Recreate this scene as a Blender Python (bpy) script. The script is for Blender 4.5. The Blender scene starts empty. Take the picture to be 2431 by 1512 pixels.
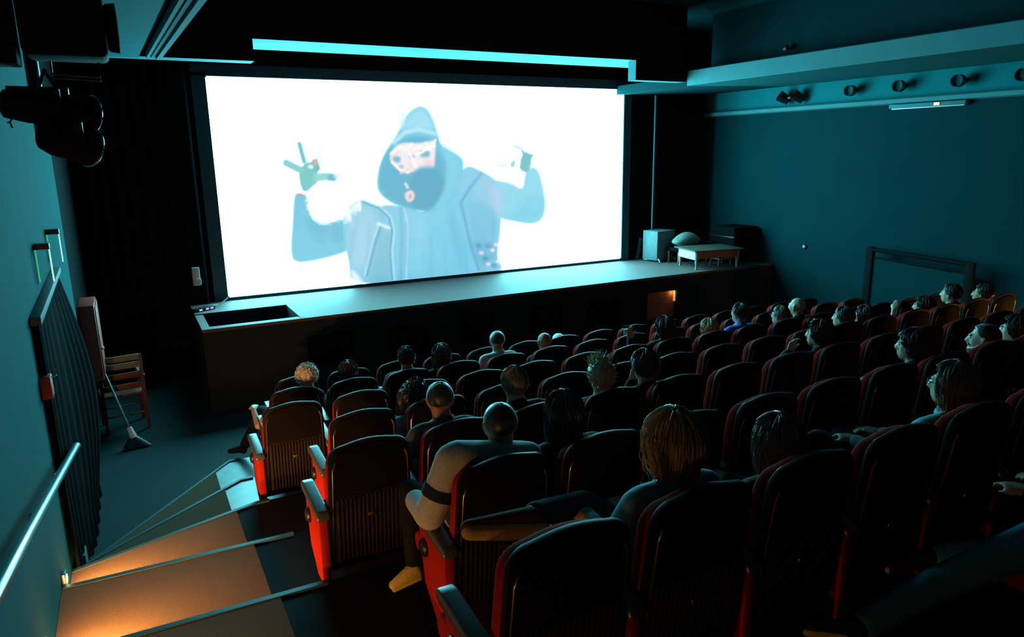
import bpy, bmesh, math, random
import numpy as np
from mathutils import Vector, Matrix, noise as mnoise
random.seed(11); rng = np.random.RandomState(5)
SC = bpy.context.scene
COL = SC.collection
PI = math.pi

# ------------------------------------------------------------------ camera model (photo 2431x1512)
W_, H_ = 2431, 1512
CX, CY = W_/2, H_/2
vx = np.array([4511-CX, 311-CY]); vd = np.array([280-CX, 375-CY])
F = float(np.sqrt(-(vx@vd)))
Xa = np.array([*vx, F]); Xa /= np.linalg.norm(Xa)
Ya = np.array([*vd, F]); Ya /= np.linalg.norm(Ya)
Za = np.cross(Xa, Ya); Za /= np.linalg.norm(Za)
if Za[1] > 0: Za = -Za
Ya = np.cross(Za, Xa) * (1 if np.cross(Za, Xa)@Ya > 0 else -1)
RW = np.stack([Xa, Ya, Za])
CAMZ = 3.16
def ray(px, py): return RW@np.array([px-CX, py-CY, F])
def at_y(px, py, Y):
    r = ray(px, py); p = r*Y/r[1]; return Vector((p[0], p[1], p[2]+CAMZ))
def at_x(px, py, X):
    r = ray(px, py); p = r*X/r[0]; return Vector((p[0], p[1], p[2]+CAMZ))
def at_z(px, py, Z):
    r = ray(px, py); p = r*(Z-CAMZ)/r[2]; return Vector((p[0], p[1], p[2]+CAMZ))

# ------------------------------------------------------------------ materials
def mat(name, col, rough=.6, metal=0, var=.12, scale=12, bump=0, bscale=80, spec=.5, stretch=None):
    m = bpy.data.materials.new(name); m.use_nodes = True
    nt = m.node_tree; b = nt.nodes['Principled BSDF']
    b.inputs['Roughness'].default_value = rough; b.inputs['Metallic'].default_value = metal
    b.inputs['Specular IOR Level'].default_value = spec
    tc = nt.nodes.new('ShaderNodeTexCoord'); n = nt.nodes.new('ShaderNodeTexNoise')
    n.inputs['Scale'].default_value = scale; n.inputs['Detail'].default_value = 4
    src = tc.outputs['Object']
    if stretch:
        mp = nt.nodes.new('ShaderNodeMapping'); mp.inputs['Scale'].default_value = stretch
        nt.links.new(src, mp.inputs['Vector']); src = mp.outputs['Vector']
    nt.links.new(src, n.inputs['Vector'])
    r = nt.nodes.new('ShaderNodeValToRGB')
    r.color_ramp.elements[0].position = .3; r.color_ramp.elements[1].position = .7
    r.color_ramp.elements[0].color = (*[max(0, c*(1-var)) for c in col], 1)
    r.color_ramp.elements[1].color = (*[min(1, c*(1+var)) for c in col], 1)
    nt.links.new(n.outputs['Fac'], r.inputs['Fac']); nt.links.new(r.outputs['Color'], b.inputs['Base Color'])
    if bump:
        n2 = nt.nodes.new('ShaderNodeTexNoise'); n2.inputs['Scale'].default_value = bscale
        nt.links.new(src, n2.inputs['Vector'])
        bp = nt.nodes.new('ShaderNodeBump'); bp.inputs['Strength'].default_value = bump; bp.inputs['Distance'].default_value = .01
        nt.links.new(n2.outputs['Fac'], bp.inputs['Height']); nt.links.new(bp.outputs['Normal'], b.inputs['Normal'])
    return m
def emit(name, col, s, base=(.5,.5,.5)):
    m = bpy.data.materials.new(name); m.use_nodes = True
    b = m.node_tree.nodes['Principled BSDF']
    b.inputs['Base Color'].default_value = (*base, 1)
    b.inputs['Emission Color'].default_value = (*col, 1); b.inputs['Emission Strength'].default_value = s
    return m
M = dict(
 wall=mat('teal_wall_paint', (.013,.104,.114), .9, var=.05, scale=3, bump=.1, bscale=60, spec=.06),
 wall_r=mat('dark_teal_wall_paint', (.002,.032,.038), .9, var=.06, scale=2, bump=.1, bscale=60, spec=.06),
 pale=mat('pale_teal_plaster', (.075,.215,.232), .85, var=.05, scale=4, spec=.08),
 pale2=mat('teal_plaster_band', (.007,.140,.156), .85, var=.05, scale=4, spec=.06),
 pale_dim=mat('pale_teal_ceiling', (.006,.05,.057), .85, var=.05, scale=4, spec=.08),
 black=mat('black_paint', (.004,.0045,.005), .9, var=.2, scale=4, spec=.05),
 curtain=mat('black_drape', (.0035,.004,.0045), .95, var=.3, scale=6, spec=.04, stretch=(6,6,.3)),
 mask=mat('dark_screen_surround', (.03,.07,.085), .8, var=.1, spec=.2),
 stage=mat('stage_boards', (.108,.058,.056), .7, var=.07, scale=3, stretch=(1,8,1)),
 stage_front=mat('stage_front_paint', (.018,.026,.029), .85, spec=.1, var=.12, scale=3),
 niche=mat('niche_wood', (.35,.14,.07), .6, var=.15, scale=8),
 carpet=mat('stair_carpet', (.19,.108,.06), .95, var=.2, scale=220, bump=.5, bscale=400, spec=.1),
 floor=mat('dark_vinyl_floor', (.012,.031,.033), .75, var=.15, scale=60, spec=.25),
 tier_lit=mat('screen_lit_laminate_floor', (.48,.55,.55), .35, var=.1, scale=10),  # paler floor copy: screen light on the lower tiers put into the colour
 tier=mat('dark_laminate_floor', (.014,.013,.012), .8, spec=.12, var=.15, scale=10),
 nosing=mat('metal_nosing', (.035,.085,.095), .5, metal=.3, var=.1),
 steel=mat('brushed_steel', (.42,.50,.52), .30, metal=1, var=.08, scale=20),
 blk=mat('black_plastic', (.012,.012,.014), .38, var=.2),
 matte=mat('matte_black_metal', (.006,.006,.007), .85, var=.2, spec=.1),
 blkm=mat('black_metal', (.015,.015,.017), .35, metal=.3, var=.2),
 arm=mat('black_vinyl_pad', (.07,.075,.078), .33, spec=.8, var=.15, scale=30),
 shell=mat('black_seat_shell', (.007,.0055,.005), .55, var=.15, scale=30, spec=.14),
 pad=mat('dark_fabric_pad', (.0055,.0036,.003), .9, spec=.12, var=.3, scale=300, bump=.3, bscale=500),
 ribs=mat('dark_walnut_slats', (.018,.009,.0055), .65, spec=.25, var=.3, scale=8, stretch=(8,8,1)),
 red=mat('red_seat_fabric', (.40,.018,.010), .85, spec=.06, var=.12, scale=200, bump=.2, bscale=400),
 bronze=mat('bronze_trim', (.80,.50,.22), .28, metal=1, var=.08),
 plate=mat('brass_number_plate', (.85,.62,.30), .3, metal=1, var=.05),
 wood=mat('old_pale_wood', (.26,.21,.16), .6, var=.2, scale=6, stretch=(1,8,8)),
 wood_red=mat('red_brown_wood', (.15,.045,.022), .5, var=.2, scale=6, stretch=(1,8,8)),
 cloth_pale=mat('pale_striped_cloth', (.20,.23,.20), .95, var=.35, scale=9, stretch=(14,1,1), spec=.1),
 redp=mat('red_enamel', (.55,.06,.035), .5, var=.1),
 table_top=mat('worn_dark_tabletop', (.07,.055,.035), .6, var=.2, scale=6),
 greyb=mat('grey_box_paint', (.10,.135,.14), .7),
 white=mat('white_plastic', (.75,.78,.78), .45, var=.04),
 pelmet=mat('grey_pelmet_board', (.10,.135,.145), .7),
 straw=mat('broom_straw', (.40,.30,.16), .9, var=.3, scale=60),
 niche_lens=emit('niche_lamp_lens', (1,.42,.10), .7),
 warm=emit('warm_lamp_lens', (1,.55,.17), 30),
 green=emit('green_sign_edge', (.10,.9,.40), .45),
 whitee=emit('white_sign_edge', (.55,1,.80), .8),
 yellow=emit('yellow_indicator', (1,.80,.12), .8),
 purple=emit('purple_led', (.40,.28,1), 1.6),
 redled=emit('red_led', (1,.25,.35), .12),
 socket=mat('white_wall_socket', (.5,.55,.56), .5),
)
g = bpy.data.materials.new('clear_acrylic'); g.use_nodes = True
gb = g.node_tree.nodes['Principled BSDF']; gb.inputs['Transmission Weight'].default_value = 1
gb.inputs['Roughness'].default_value = .05; gb.inputs['IOR'].default_value = 1.25; gb.inputs['Base Color'].default_value = (.8,1,.95,1)
M['glass'] = g
def fabric(n, c): return mat(n, c, .85, var=.18, scale=120, bump=.25, bscale=300, spec=.2)
FB = dict(black=fabric('black_cloth', (.018,.018,.02)), navy=fabric('navy_cloth', (.015,.022,.05)), grey=fabric('grey_cloth', (.10,.11,.12)),
 denim_pale=fabric('washed_pale_denim', (.50,.49,.50)), white=fabric('white_cotton', (.62,.65,.65)), blue=fabric('bright_blue_cloth', (.03,.16,.62)),
 jeans=fabric('blue_denim', (.07,.32,.48)), dark_jeans=fabric('dark_denim', (.006,.008,.013)), scarf=fabric('pale_scarf_wool', (.60,.62,.60)),
 brown=fabric('brown_cloth', (.06,.04,.03)), olive=fabric('olive_cloth', (.05,.06,.04)), yellow=fabric('yellow_suede', (.72,.52,.12)),
 redshoe=fabric('dark_red_canvas', (.20,.02,.015)), tan=fabric('tan_rubber', (.55,.33,.14)), cream=fabric('cream_rubber', (.70,.60,.42)), teal=fabric('teal_cotton', (.12,.36,.42)))
SKIN = dict(light=mat('light_skin', (.50,.29,.21), .5, var=.06, spec=.4), tan=mat('tanned_skin', (.36,.18,.11), .5, var=.06, spec=.4))
def hairm(n, c):
    m = mat(n, c, .44, var=.35, scale=40, stretch=(6,6,.6), spec=.6); b = m.node_tree.nodes['Principled BSDF']
    b.inputs['Sheen Weight'].default_value = .9; b.inputs['Sheen Roughness'].default_value = .35; b.inputs['Sheen Tint'].default_value = (.8,.8,.8,1); return m
HR = dict(grey=hairm('grey_hair', (.62,.58,.54)), black=hairm('black_hair', (.022,.019,.017)), brown=hairm('brown_hair', (.07,.04,.025)), lbrown=hairm('light_brown_hair', (.22,.14,.09)),
 blond=hairm('blond_hair', (.52,.32,.15)), sandy=hairm('sandy_hair', (.55,.38,.22)), white=hairm('white_hair', (.66,.66,.64)))
EYE = mat('eye_white', (.75,.72,.70), .2, var=.02)

# ------------------------------------------------------------------ object helpers
def link(name, me, parent=None, loc=None, rz=None):
    o = bpy.data.objects.new(name, me); COL.objects.link(o)
    if parent: o.parent = parent
    if loc is not None: o.location = loc
    if rz is not None: o.rotation_euler = (0,0,rz)
    return o
def tag(o, label=None, cat=None, group=None, kind=None):
    if label: o['label'] = label
    if cat: o['category'] = cat
    if group: o['group'] = group
    if kind: o['kind'] = kind
    return o
def thing(name, label, cat, loc=(0,0,0), rz=0, group=None):
    return tag(link(name, None, None, loc, rz), label, cat, group)
def to_mesh(bm, name, m, smooth=True, angle=40):
    me = bpy.data.meshes.new(name)
    bmesh.ops.recalc_face_normals(bm, faces=bm.faces)
    bm.to_mesh(me); bm.free()
    for x in (m if isinstance(m, (list, tuple)) else [m]): me.materials.append(x)
    if smooth:
        me.polygons.foreach_set('use_smooth', [True]*len(me.polygons))
        try: me.set_sharp_from_angle(angle=math.radians(angle))
        except Exception: pass
    return me
def obj(name, bm, m, parent=None, loc=None, rz=None, smooth=True, angle=40):
    return link(name, to_mesh(bm, name, m, smooth, angle), parent, loc, rz)
def struct(name, bm, m, parent=None, smooth=False, label=None):
    o = obj(name, bm, m, parent, smooth=smooth)
    if not parent: o['kind'] = 'structure'
    if label: o['label'] = label
    return o
def NB(): return bmesh.new()
def box(bm, x0, x1, y0, y1, z0, z1, bev=0, seg=2, mtx=None):
    t = bmesh.new(); bmesh.ops.create_cube(t, size=1)
    for v in t.verts:
        v.co = Vector(((x0+x1)/2+v.co.x*(x1-x0), (y0+y1)/2+v.co.y*(y1-y0), (z0+z1)/2+v.co.z*(z1-z0)))
    if bev: bmesh.ops.bevel(t, geom=list(t.edges), offset=bev, segments=seg, profile=.5, affect='EDGES')
    join(bm, t, mtx)
def join(bm, t, mtx=None):
    vm = {}
    for v in t.verts: vm[v] = bm.verts.new(mtx@v.co if mtx else v.co)
    for f in t.faces:
        try: nf = bm.faces.new([vm[v] for v in f.verts]); nf.material_index = f.material_index
        except ValueError: pass
    t.free()
def prism(bm, poly, axis, a, b, bev=0, fn=None, seg=2):
    """poly: 2D points; axis 0 -> (y,z) extruded in x, 1 -> (x,z) in y, 2 -> (x,y) in z"""
    t = bmesh.new()
    def mk(p, c): return {0:(c,p[0],p[1]), 1:(p[0],c,p[1]), 2:(p[0],p[1],c)}[axis]
    A = [t.verts.new(mk(p,a)) for p in poly]; B = [t.verts.new(mk(p,b)) for p in poly]
    n = len(poly)
    t.faces.new(A); t.faces.new(B[::-1])
    for i in range(n): t.faces.new([A[i],B[i],B[(i+1)%n],A[(i+1)%n]])
    bmesh.ops.recalc_face_normals(t, faces=t.faces)
    if bev: bmesh.ops.bevel(t, geom=list(t.edges), offset=bev, segments=seg, profile=.5, affect='EDGES')
    if fn:
        for v in t.verts: v.co = Vector(fn(v.co))
    join(bm, t)
def tube(bm, pts, r, n=8, caps=True):
    pts = [Vector(p) for p in pts]; rs = r if isinstance(r, (list, tuple)) else [r]*len(pts)
    rings = []; up = Vector((0,0,1))
    for i, p in enumerate(pts):
        d = (pts[min(i+1,len(pts)-1)]-pts[max(i-1,0)])
        d = d.normalized() if d.length > 1e-9 else Vector((0,0,1))
        ref = up if abs(d.z) < .95 else Vector((1,0,0))
        a = d.cross(ref).normalized(); b = a.cross(d)
        rings.append([bm.verts.new(p+(a*math.cos(2*PI*k/n)+b*math.sin(2*PI*k/n))*rs[i]) for k in range(n)])
    for i in range(len(rings)-1):
        for k in range(n):
            bm.faces.new([rings[i][k], rings[i][(k+1)%n], rings[i+1][(k+1)%n], rings[i+1][k]])
    if caps and n > 2:
        bm.faces.new(rings[0][::-1]); bm.faces.new(rings[-1])
def lathe(bm, prof, n=20, mtx=None):
    t = bmesh.new(); rings = []
    for r, z in prof:
        rings.append([t.verts.new((max(r,1e-4)*math.cos(2*PI*k/n), max(r,1e-4)*math.sin(2*PI*k/n), z)) for k in range(n)])
    for i in range(len(rings)-1):
        for k in range(n): t.faces.new([rings[i][k], rings[i][(k+1)%n], rings[i+1][(k+1)%n], rings[i+1][k]])
    t.faces.new(rings[0][::-1]); t.faces.new(rings[-1])
    join(bm, t, mtx)
_ico = bmesh.new(); bmesh.ops.create_icosphere(_ico, subdivisions=2, radius=1); ICO = [v.co.copy() for v in _ico.verts]; _ico.free()
def hull(bm, spheres):
    """convex hull of spheres (p, r) or ellipsoids (p, (rx,ry,rz))"""
    t = bmesh.new()
    for p, r in spheres:
        p = Vector(p); r = (r,r,r) if not isinstance(r, (tuple, list)) else r
        for u in ICO: t.verts.new((p.x+u.x*r[0], p.y+u.y*r[1], p.z+u.z*r[2]))
    res = bmesh.ops.convex_hull(t, input=t.verts)
    bmesh.ops.delete(t, geom=[v for v in t.verts if not v.link_faces], context='VERTS')
    join(bm, t)
def cap(bm, p0, r0, p1, r1): hull(bm, [(p0,r0),(p1,r1)])
def remesh(bm, voxel, smooth=3, fac=.5):
    me = bpy.data.meshes.new('tmp'); bm.to_mesh(me); bm.free()
    o = bpy.data.objects.new('tmp', me); COL.objects.link(o)
    md = o.modifiers.new('r', 'REMESH'); md.mode = 'VOXEL'; md.voxel_size = voxel; md.use_smooth_shade = True
    if smooth:
        s = o.modifiers.new('s', 'SMOOTH'); s.iterations = smooth; s.factor = fac
    dg = bpy.context.evaluated_depsgraph_get()
    out = bpy.data.meshes.new_from_object(o.evaluated_get(dg))
    bpy.data.objects.remove(o); bpy.data.meshes.remove(me)
    out.polygons.foreach_set('use_smooth', [True]*len(out.polygons))
    return out
def mesh_obj(name, me, m, parent=None, loc=None):
    me.name = name; me.materials.clear(); me.materials.append(m)
    return link(name, me, parent, loc)

# ------------------------------------------------------------------ room dimensions
XL, XR = -.58, 10.42
YB, YF = -4.0, 11.30
ZC = 5.35
STY, STZ = 9.35, 1.08
SCY = 11.20
ROWS = ['H','G','A','AB','B','C','D','E']
RY = dict(D=1.69, C=2.64, B=3.6, AB=4.55, A=5.5, G=6.45, H=7.4, E=.74)
RZ = {r: .1864*i for i, r in enumerate(ROWS)}
RZ['F'] = .1864*8
RX = dict(D=.902, C=1.16, B=.82, AB=1.06, A=.77, G=.97, H=1.18, E=1.17)
EDGE = dict(G=7.26, A=6.33, AB=5.42, B=4.467, C=3.515, D=2.565, E=1.615, F=.665)  # front edge of every tier
WALLEDGE = dict(G=5.80, A=5.42, AB=5.03, B=4.50, C=3.53, D=2.565, E=1.615, F=.665)
XK = .62   # where the winding aisle steps meet the straight tiers
XCAR = .47

bm = NB(); box(bm, XL-.15, XR+.15, YB-.15, YF+.2, -.15, 0); struct('floor', bm, M['floor'])
order = ['G','A','AB','B','C','D','E','F']
for i, r in enumerate(order):
    z1 = RZ[r]; z0 = z1-.1864
    back = YB
    bm = NB()
    poly = [(XL, WALLEDGE[r]), (XK, EDGE[r]), (XR, EDGE[r]), (XR, back), (XL, back)]
    prism(bm, poly, 2, z0+.0005, z1)
    struct('floor_tier', bm, M['tier_lit' if r in ('G','A') else 'tier'])
    # carpet over the aisle treads
    nx = order[i+1] if i+1 < len(order) else None
    yb_w = WALLEDGE[nx]-.0 if nx else -1.5
    yb_e = EDGE[nx] if nx else -1.5
    def ye(x, rr): 
        t = (x-XL)/(XK-XL); return WALLEDGE[rr]+(EDGE[rr]-WALLEDGE[rr])*t
    bm = NB()
    xe = XCAR
    poly = [(XL+.002, WALLEDGE[r]-.002), (xe, ye(xe,r)-.002), (xe, (ye(xe,nx) if nx else -1.5)+.012), (XL+.002, (WALLEDGE[nx] if nx else -1.5)+.012)]
    prism(bm, poly, 2, z1+.001, z1+.009)
    struct('floor_carpet', bm, M['carpet'])
    bm = NB()
    d = .035
    poly = [(XL+.002, WALLEDGE[r]+.004), (XK, EDGE[r]+.004), (XK+.1, EDGE[r]+.004), (XK+.1, EDGE[r]-d), (XK, EDGE[r]-d), (XL+.002, WALLEDGE[r]-d)]
    prism(bm, poly, 2, z1-.03, z1+.013, bev=.003)
    struct('trim_%d' % (i+1), bm, M['nosing'])

# walls
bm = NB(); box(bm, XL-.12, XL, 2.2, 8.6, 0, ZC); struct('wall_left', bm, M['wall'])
bm = NB(); box(bm, XL-.12, XL, YB, 2.199, 0, ZC); struct('wall_left_rear', bm, M['black'])
bm = NB(); box(bm, XL-.12, XL, 8.602, YF, 0, ZC); struct('wall_left_front', bm, M['black'])
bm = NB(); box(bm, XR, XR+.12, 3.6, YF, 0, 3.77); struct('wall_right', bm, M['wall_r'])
bm = NB(); box(bm, XR, XR+.12, YB, 3.599, 0, ZC); struct('wall_right_rear', bm, M['black'])
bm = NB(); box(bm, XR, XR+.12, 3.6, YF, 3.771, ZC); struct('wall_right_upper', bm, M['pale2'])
bm = NB(); box(bm, XL-.12, XR+.12, YF, YF+.12, 0, ZC); struct('wall_front', bm, M['black'])
bm = NB(); box(bm, XL-.12, XR+.12, YB-.12, YB, 0, ZC); struct('wall_back', bm, M['black'])
bm = NB(); box(bm, XL-.12, XR+.12, 6.0, YF+.12, ZC, ZC+.12); struct('ceiling', bm, M['pale_dim'])
bm = NB(); box(bm, XL-.12, XR+.12, YB-.12, 5.999, ZC, ZC+.12); struct('ceiling_rear', bm, M['black'])
# side soffits
_d = ray(244, 318); LDX, LDZ = _d[0]/_d[1], _d[2]/_d[1]
def shear(o):
    for v in o.data.vertices:
        if v.co.z < ZC-.01:
            v.co.z += LDZ*(v.co.y-STY)
        if v.co.x > XL+.01: v.co.x += LDX*(v.co.y-STY)
bm = NB(); box(bm, XL, .33, 2.0, STY, 4.24, ZC-.001); shear(struct('ceiling_soffit_left', bm, M['pale2']))
bm = NB()
box(bm, .331, .405, YB, STY, 4.30, ZC-.001)
shear(struct('trim_9', bm, M['black']))  # shadow of the groove beside the moulding, put in as a black strip
bm = NB()
for x0, x1, zb in ((.406,.435,4.235),(.436,.455,4.262),(.456,.485,4.240),(.486,.503,4.262),(.504,.55,4.222)):
    box(bm, x0, x1, YB, STY-.002, zb, 4.42)
shear(struct('trim_10', bm, M['pale']))
bm = NB(); box(bm, .5, .56, YB, STY-.004, 4.42, ZC-.001); shear(struct('trim_11', bm, M['black']))
bm = NB(); prism(bm, [(8.17,4.149),(8.17,4.375),(8.20,4.39),(8.66,4.39),(8.66,ZC-.001),(XR-.001,ZC-.001),(XR-.001,4.205),(9.35,4.18)], 1, YB+.01, STY-.05)
o = struct('ceiling_soffit_right', bm, M['pale'])
o.data.materials.append(M['wall_r']); o.data.materials.append(M['wall'])
for p in o.data.polygons:
    if p.normal.x < -.9 and p.center.z > 4.45: p.material_index = 1
    if p.normal.z < -.9: p.material_index = 2
bm = NB(); prism(bm, [(8.17,4.149),(8.17,4.30),(XR-.001,4.30),(XR-.001,4.205),(9.35,4.18)], 1, STY-.048, YF-.01); struct('ceiling_soffit_wing', bm, M['wall_r'])
# cornice rail on the right wall
bm = NB()
prism(bm, [(XR-.002,3.77),(XR-.09,3.785),(XR-.10,3.84),(XR-.07,3.86),(XR-.002,3.86)], 1, YB+.01, YF-.02)
struct('trim_12', bm, M['pale'])
# ceiling cornice on the upper right
bm = NB()
prism(bm, [(8.655,ZC-.001),(8.655,ZC-.10),(8.60,ZC-.09),(8.52,ZC-.05),(8.50,ZC-.001)], 1, YB+.01, STY-.06)
struct('trim_13', bm, M['pale_dim'])
# header above the stage
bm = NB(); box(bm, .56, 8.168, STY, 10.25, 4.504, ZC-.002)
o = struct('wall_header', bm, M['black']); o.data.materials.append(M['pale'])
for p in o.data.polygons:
    if p.normal.z < -.9: p.material_index = 1  # screen-lit underside put in as a paler colour, unlit front black
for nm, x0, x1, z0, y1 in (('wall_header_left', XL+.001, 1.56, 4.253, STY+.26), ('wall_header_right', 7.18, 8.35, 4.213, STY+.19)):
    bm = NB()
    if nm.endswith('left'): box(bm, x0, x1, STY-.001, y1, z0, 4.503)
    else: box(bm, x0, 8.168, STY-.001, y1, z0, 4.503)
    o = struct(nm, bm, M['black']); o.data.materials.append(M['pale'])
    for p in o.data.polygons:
        if p.normal.z < -.9 or (p.normal.x < -.9 and nm.endswith('right')): p.material_index = 1  # faces the screen lights are coloured pale, unlit ones black
bm = NB(); box(bm, XL+.001, .56, STY-.001, 10.25, 4.504, ZC-.002); struct('wall_header_corner', bm, M['black'])
# stage: platform with a stair pit at the left end
HX0, HX1, HY0, HY1 = .76, 1.86, 9.53, 10.35
bm = NB()
for x0, x1, y0, y1 in ((.66, XR-.002, HY1, YF-.002), (HX1, XR-.002, STY, HY1), (.66, HX0, STY, HY1), (HX0, HX1, STY, HY0)):
    box(bm, x0, x1, y0, y1, .001, STZ)
o = struct('floor_stage', bm, M['stage']); o.data.materials.append(M['stage_front'])
for p in o.data.polygons:
    if abs(p.normal.z) < .5: p.material_index = 1
bm = NB()
box(bm, HX0, HX1, HY0, HY1, .002, .45)
struct('floor_stage_pit', bm, M['black'])
# raised bright edging
bm = NB()
box(bm, .655, XR-.004, STY-.012, STY+.05, STZ-.03, STZ+.012, bev=.006)
box(bm, HX1, HX1+.06, STY+.05, HY1+.06, STZ+.0005, STZ+.014, bev=.005)
box(bm, .66, HX1, HY1, HY1+.06, STZ+.0005, STZ+.014, bev=.005)
struct('trim_14', bm, M['stage'])
# dark square hatches along the stage front
for i, (xa, xb, ya, yb) in enumerate([(730,840,787,860),(925,1020,768,840),(1095,1175,745,800),(1258,1335,722,780),(1397,1470,708,765)]):
    p = at_y((xa+xb)/2, (ya+yb)/2, STY); wx = abs(at_y(xb, ya, STY).x-at_y(xa, ya, STY).x)*.5
    bm = NB(); box(bm, p.x-wx, p.x+wx, STY-.012, STY-.0005, p.z-.24, p.z+.20, bev=.003)
    ordn = ['first','second','third','fourth','fifth'][i]
    h = tag(obj('stage_vent_panel', bm, M['black']), 'black square vent panel, %s from the left along the stage front' % ordn, 'panel', 'vent panels in the stage front')
    f = NB(); w = wx+.02
    for x0, x1, z0, z1 in ((-w,w,.20,.225),(-w,w,-.265,-.24),(-w,-w+.02,-.24,.20),(w-.02,w,-.24,.20)):
        box(f, p.x+x0, p.x+x1, STY-.02, STY-.0004, p.z+z0, p.z+z1)
    obj('panel_frame', f, M['stage_front'], h)
# lit niche panel
p0 = at_y(1530, 692, STY); p1 = at_y(1597, 742, STY)
bm = NB()
x0, x1, z0, z1 = p0.x, p1.x, p1.z-.06, p0.z-.02
t = .03
box(bm, x0, x1, STY-.10, STY-.085, z0, z0+t); 
bm.free(); bm = NB()
box(bm, x0, x1, STY-.02, STY-.001, z0, z1)
nch = tag(obj('lit_hatch', bm, M['niche']), 'orange-lit wooden panel in the stage front, right of the black vents', 'panel')
f = NB()
for a in ((x0-.03,x0,z0,z1),(x1,x1+.03,z0,z1),(x0-.03,x1+.03,z1,z1+.03),(x0-.03,x1+.03,z0-.03,z0)):
    box(f, a[0], a[1], STY-.09, STY-.001, a[2], a[3])
obj('panel_frame', f, M['stage_front'], nch)
f = NB(); box(f, x1-.02, x1-.001, STY-.05, STY-.022, z1-.20, z1-.02)
obj('lamp', f, M['niche_lens'], nch)
NICHE = (x0, x1, z0, z1)

# ------------------------------------------------------------------ screen with the projected picture
SX0, SX1, SZ0, SZ1 = 1.195, 8.33, CAMZ-2.033, CAMZ+1.084
NX, NZ = 430, 188
gx = np.linspace(SX0, SX1, NX+1); gz = np.linspace(SZ0, SZ1, NZ+1)
GX, GZ = np.meshgrid(gx, gz)
def uv(pts): # zoomed crop coords of the picture -> screen metres
    out = []
    for u, v in pts:
        p = at_y(600+u*800/2419, 200+v*500/1512, SCY); out.append((p.x, p.z))
    return np.array(out)
PXM = 7.135/985  # metres per photo pixel on the screen
def sd_poly(P):
    d = np.full(GX.shape, 1e9); inside = np.zeros(GX.shape, bool); n = len(P)
    for i in range(n):
        a, b = P[i], P[(i+1)%n]; e = b-a
        wx_, wz_ = GX-a[0], GZ-a[1]
        t = np.clip((wx_*e[0]+wz_*e[1])/(e@e+1e-12), 0, 1)
        d = np.minimum(d, (wx_-e[0]*t)**2+(wz_-e[1]*t)**2)
        c = ((a[1] > GZ) != (b[1] > GZ)) & (GX < (b[0]-a[0])*(GZ-a[1])/(b[1]-a[1]+1e-12)+a[0])
        inside ^= c
    return np.where(inside, -1, 1)*np.sqrt(d)
def smooth_poly(pts, it=2):
    P = [np.array(p, float) for p in pts]
    for _ in range(it):
        Q = []
        for i in range(len(P)):
            a, b = P[i], P[(i+1)%len(P)]; Q += [a*.75+b*.25, a*.25+b*.75]
        P = Q
    return P
IMG = np.ones(GX.shape+(3,))*np.array([.98,.985,.99]); MASK = np.zeros(GX.shape)
def paint(pts, col, soft=8, alpha=1, noise_=0, it=2):
    P = uv(smooth_poly(pts, it)); s = sd_poly(P)/PXM   # px
    if noise_: s = s+noise_*(np.sin(GX*41+GZ*23)+np.sin(GX*67-GZ*51)+np.sin(GZ*90+GX*13))/1.5
    a = np.clip(.5-s/soft, 0, 1); a = a*a*(3-2*a)*alpha
    c = np.array(col)/255
    IMG[:] = IMG*(1-a[...,None])+c*a[...,None]
    np.maximum(MASK, a, out=MASK)
def stroke(pts, col, w=4, soft=5, alpha=1):
    P = uv(pts); d = np.full(GX.shape, 1e9)
    for a, b in zip(P[:-1], P[1:]):
        e = b-a; t = np.clip(((GX-a[0])*e[0]+(GZ-a[1])*e[1])/(e@e), 0, 1)
        d = np.minimum(d, np.hypot(GX-a[0]-e[0]*t, GZ-a[1]-e[1]*t))
    s = d/PXM-w/2; a = np.clip(.5-s/soft, 0, 1)*alpha
    IMG[:] = IMG*(1-a[...,None])+np.array(col)/255*a[...,None]; np.maximum(MASK, a*.9, out=MASK)
# arms
paint([(300,775),(390,790),(405,900),(430,980),(520,1015),(600,960),(690,990),(700,1190),(600,1225),(450,1265),(290,1285),(270,1180),(285,1000),(290,880)], (108,190,216), 9)
paint([(390,930),(520,1000),(650,985),(690,1080),(560,1130),(420,1080)], (92,172,202), 30, .6)
paint([(1560,640),(1740,690),(1850,705),(1940,765),(1950,640),(1990,590),(2050,610),(2090,780),(2100,880),(2075,975),(2000,1005),(1880,985),(1780,970),(1740,900)], (136,206,226), 10)
paint([(1940,830),(2080,800),(2085,930),(1990,985),(1850,960)], (120,196,220), 30, .7)
# torso
paint([(640,960),(680,880),(760,815),(900,880),(960,860),(1100,880),(1250,930),(1400,760),(1520,570),(1640,620),(1750,690),(1785,760),(1780,960),(1770,1100),(1745,1240),(1810,1345),(1500,1420),(700,1450),(690,1280),(665,1180)], (130,195,222), 9)
paint([(1000,900),(1120,890),(1250,930),(1400,800),(1480,850),(1500,1050),(1560,1200),(1600,1400),(1010,1450),(1000,1150)], (124,198,224), 20)
paint([(680,920),(860,880),(900,1000),(850,1150),(800,1330),(720,1300),(690,1150)], (160,205,226), 25, .8)
paint([(930,1010),(985,1080),(1000,1420),(830,1440),(860,1250)], (120,184,205), 20, .8)
paint([(1640,620),(1770,700),(1790,900),(1750,960),(1560,820)], (150,196,224), 30, .7)
paint([(1690,720),(1790,740),(1790,930),(1740,960)], (190,200,232), 30, .6)
paint([(1520,830),(1700,860),(1750,1000),(1740,1110),(1570,1120),(1520,950)], (122,186,214), 20, .8)
paint([(1560,1100),(1740,1120),(1760,1240),(1640,1330),(1570,1210)], (118,176,206), 18, .9)
for x, y in ((1640,1210),(1720,1190),(1745,1150),(1690,1290),(1760,1270)): paint([(x-18,y-14),(x+18,y-10),(x+14,y+14),(x-16,y+12)], (250,215,228), 6, .9)
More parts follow.
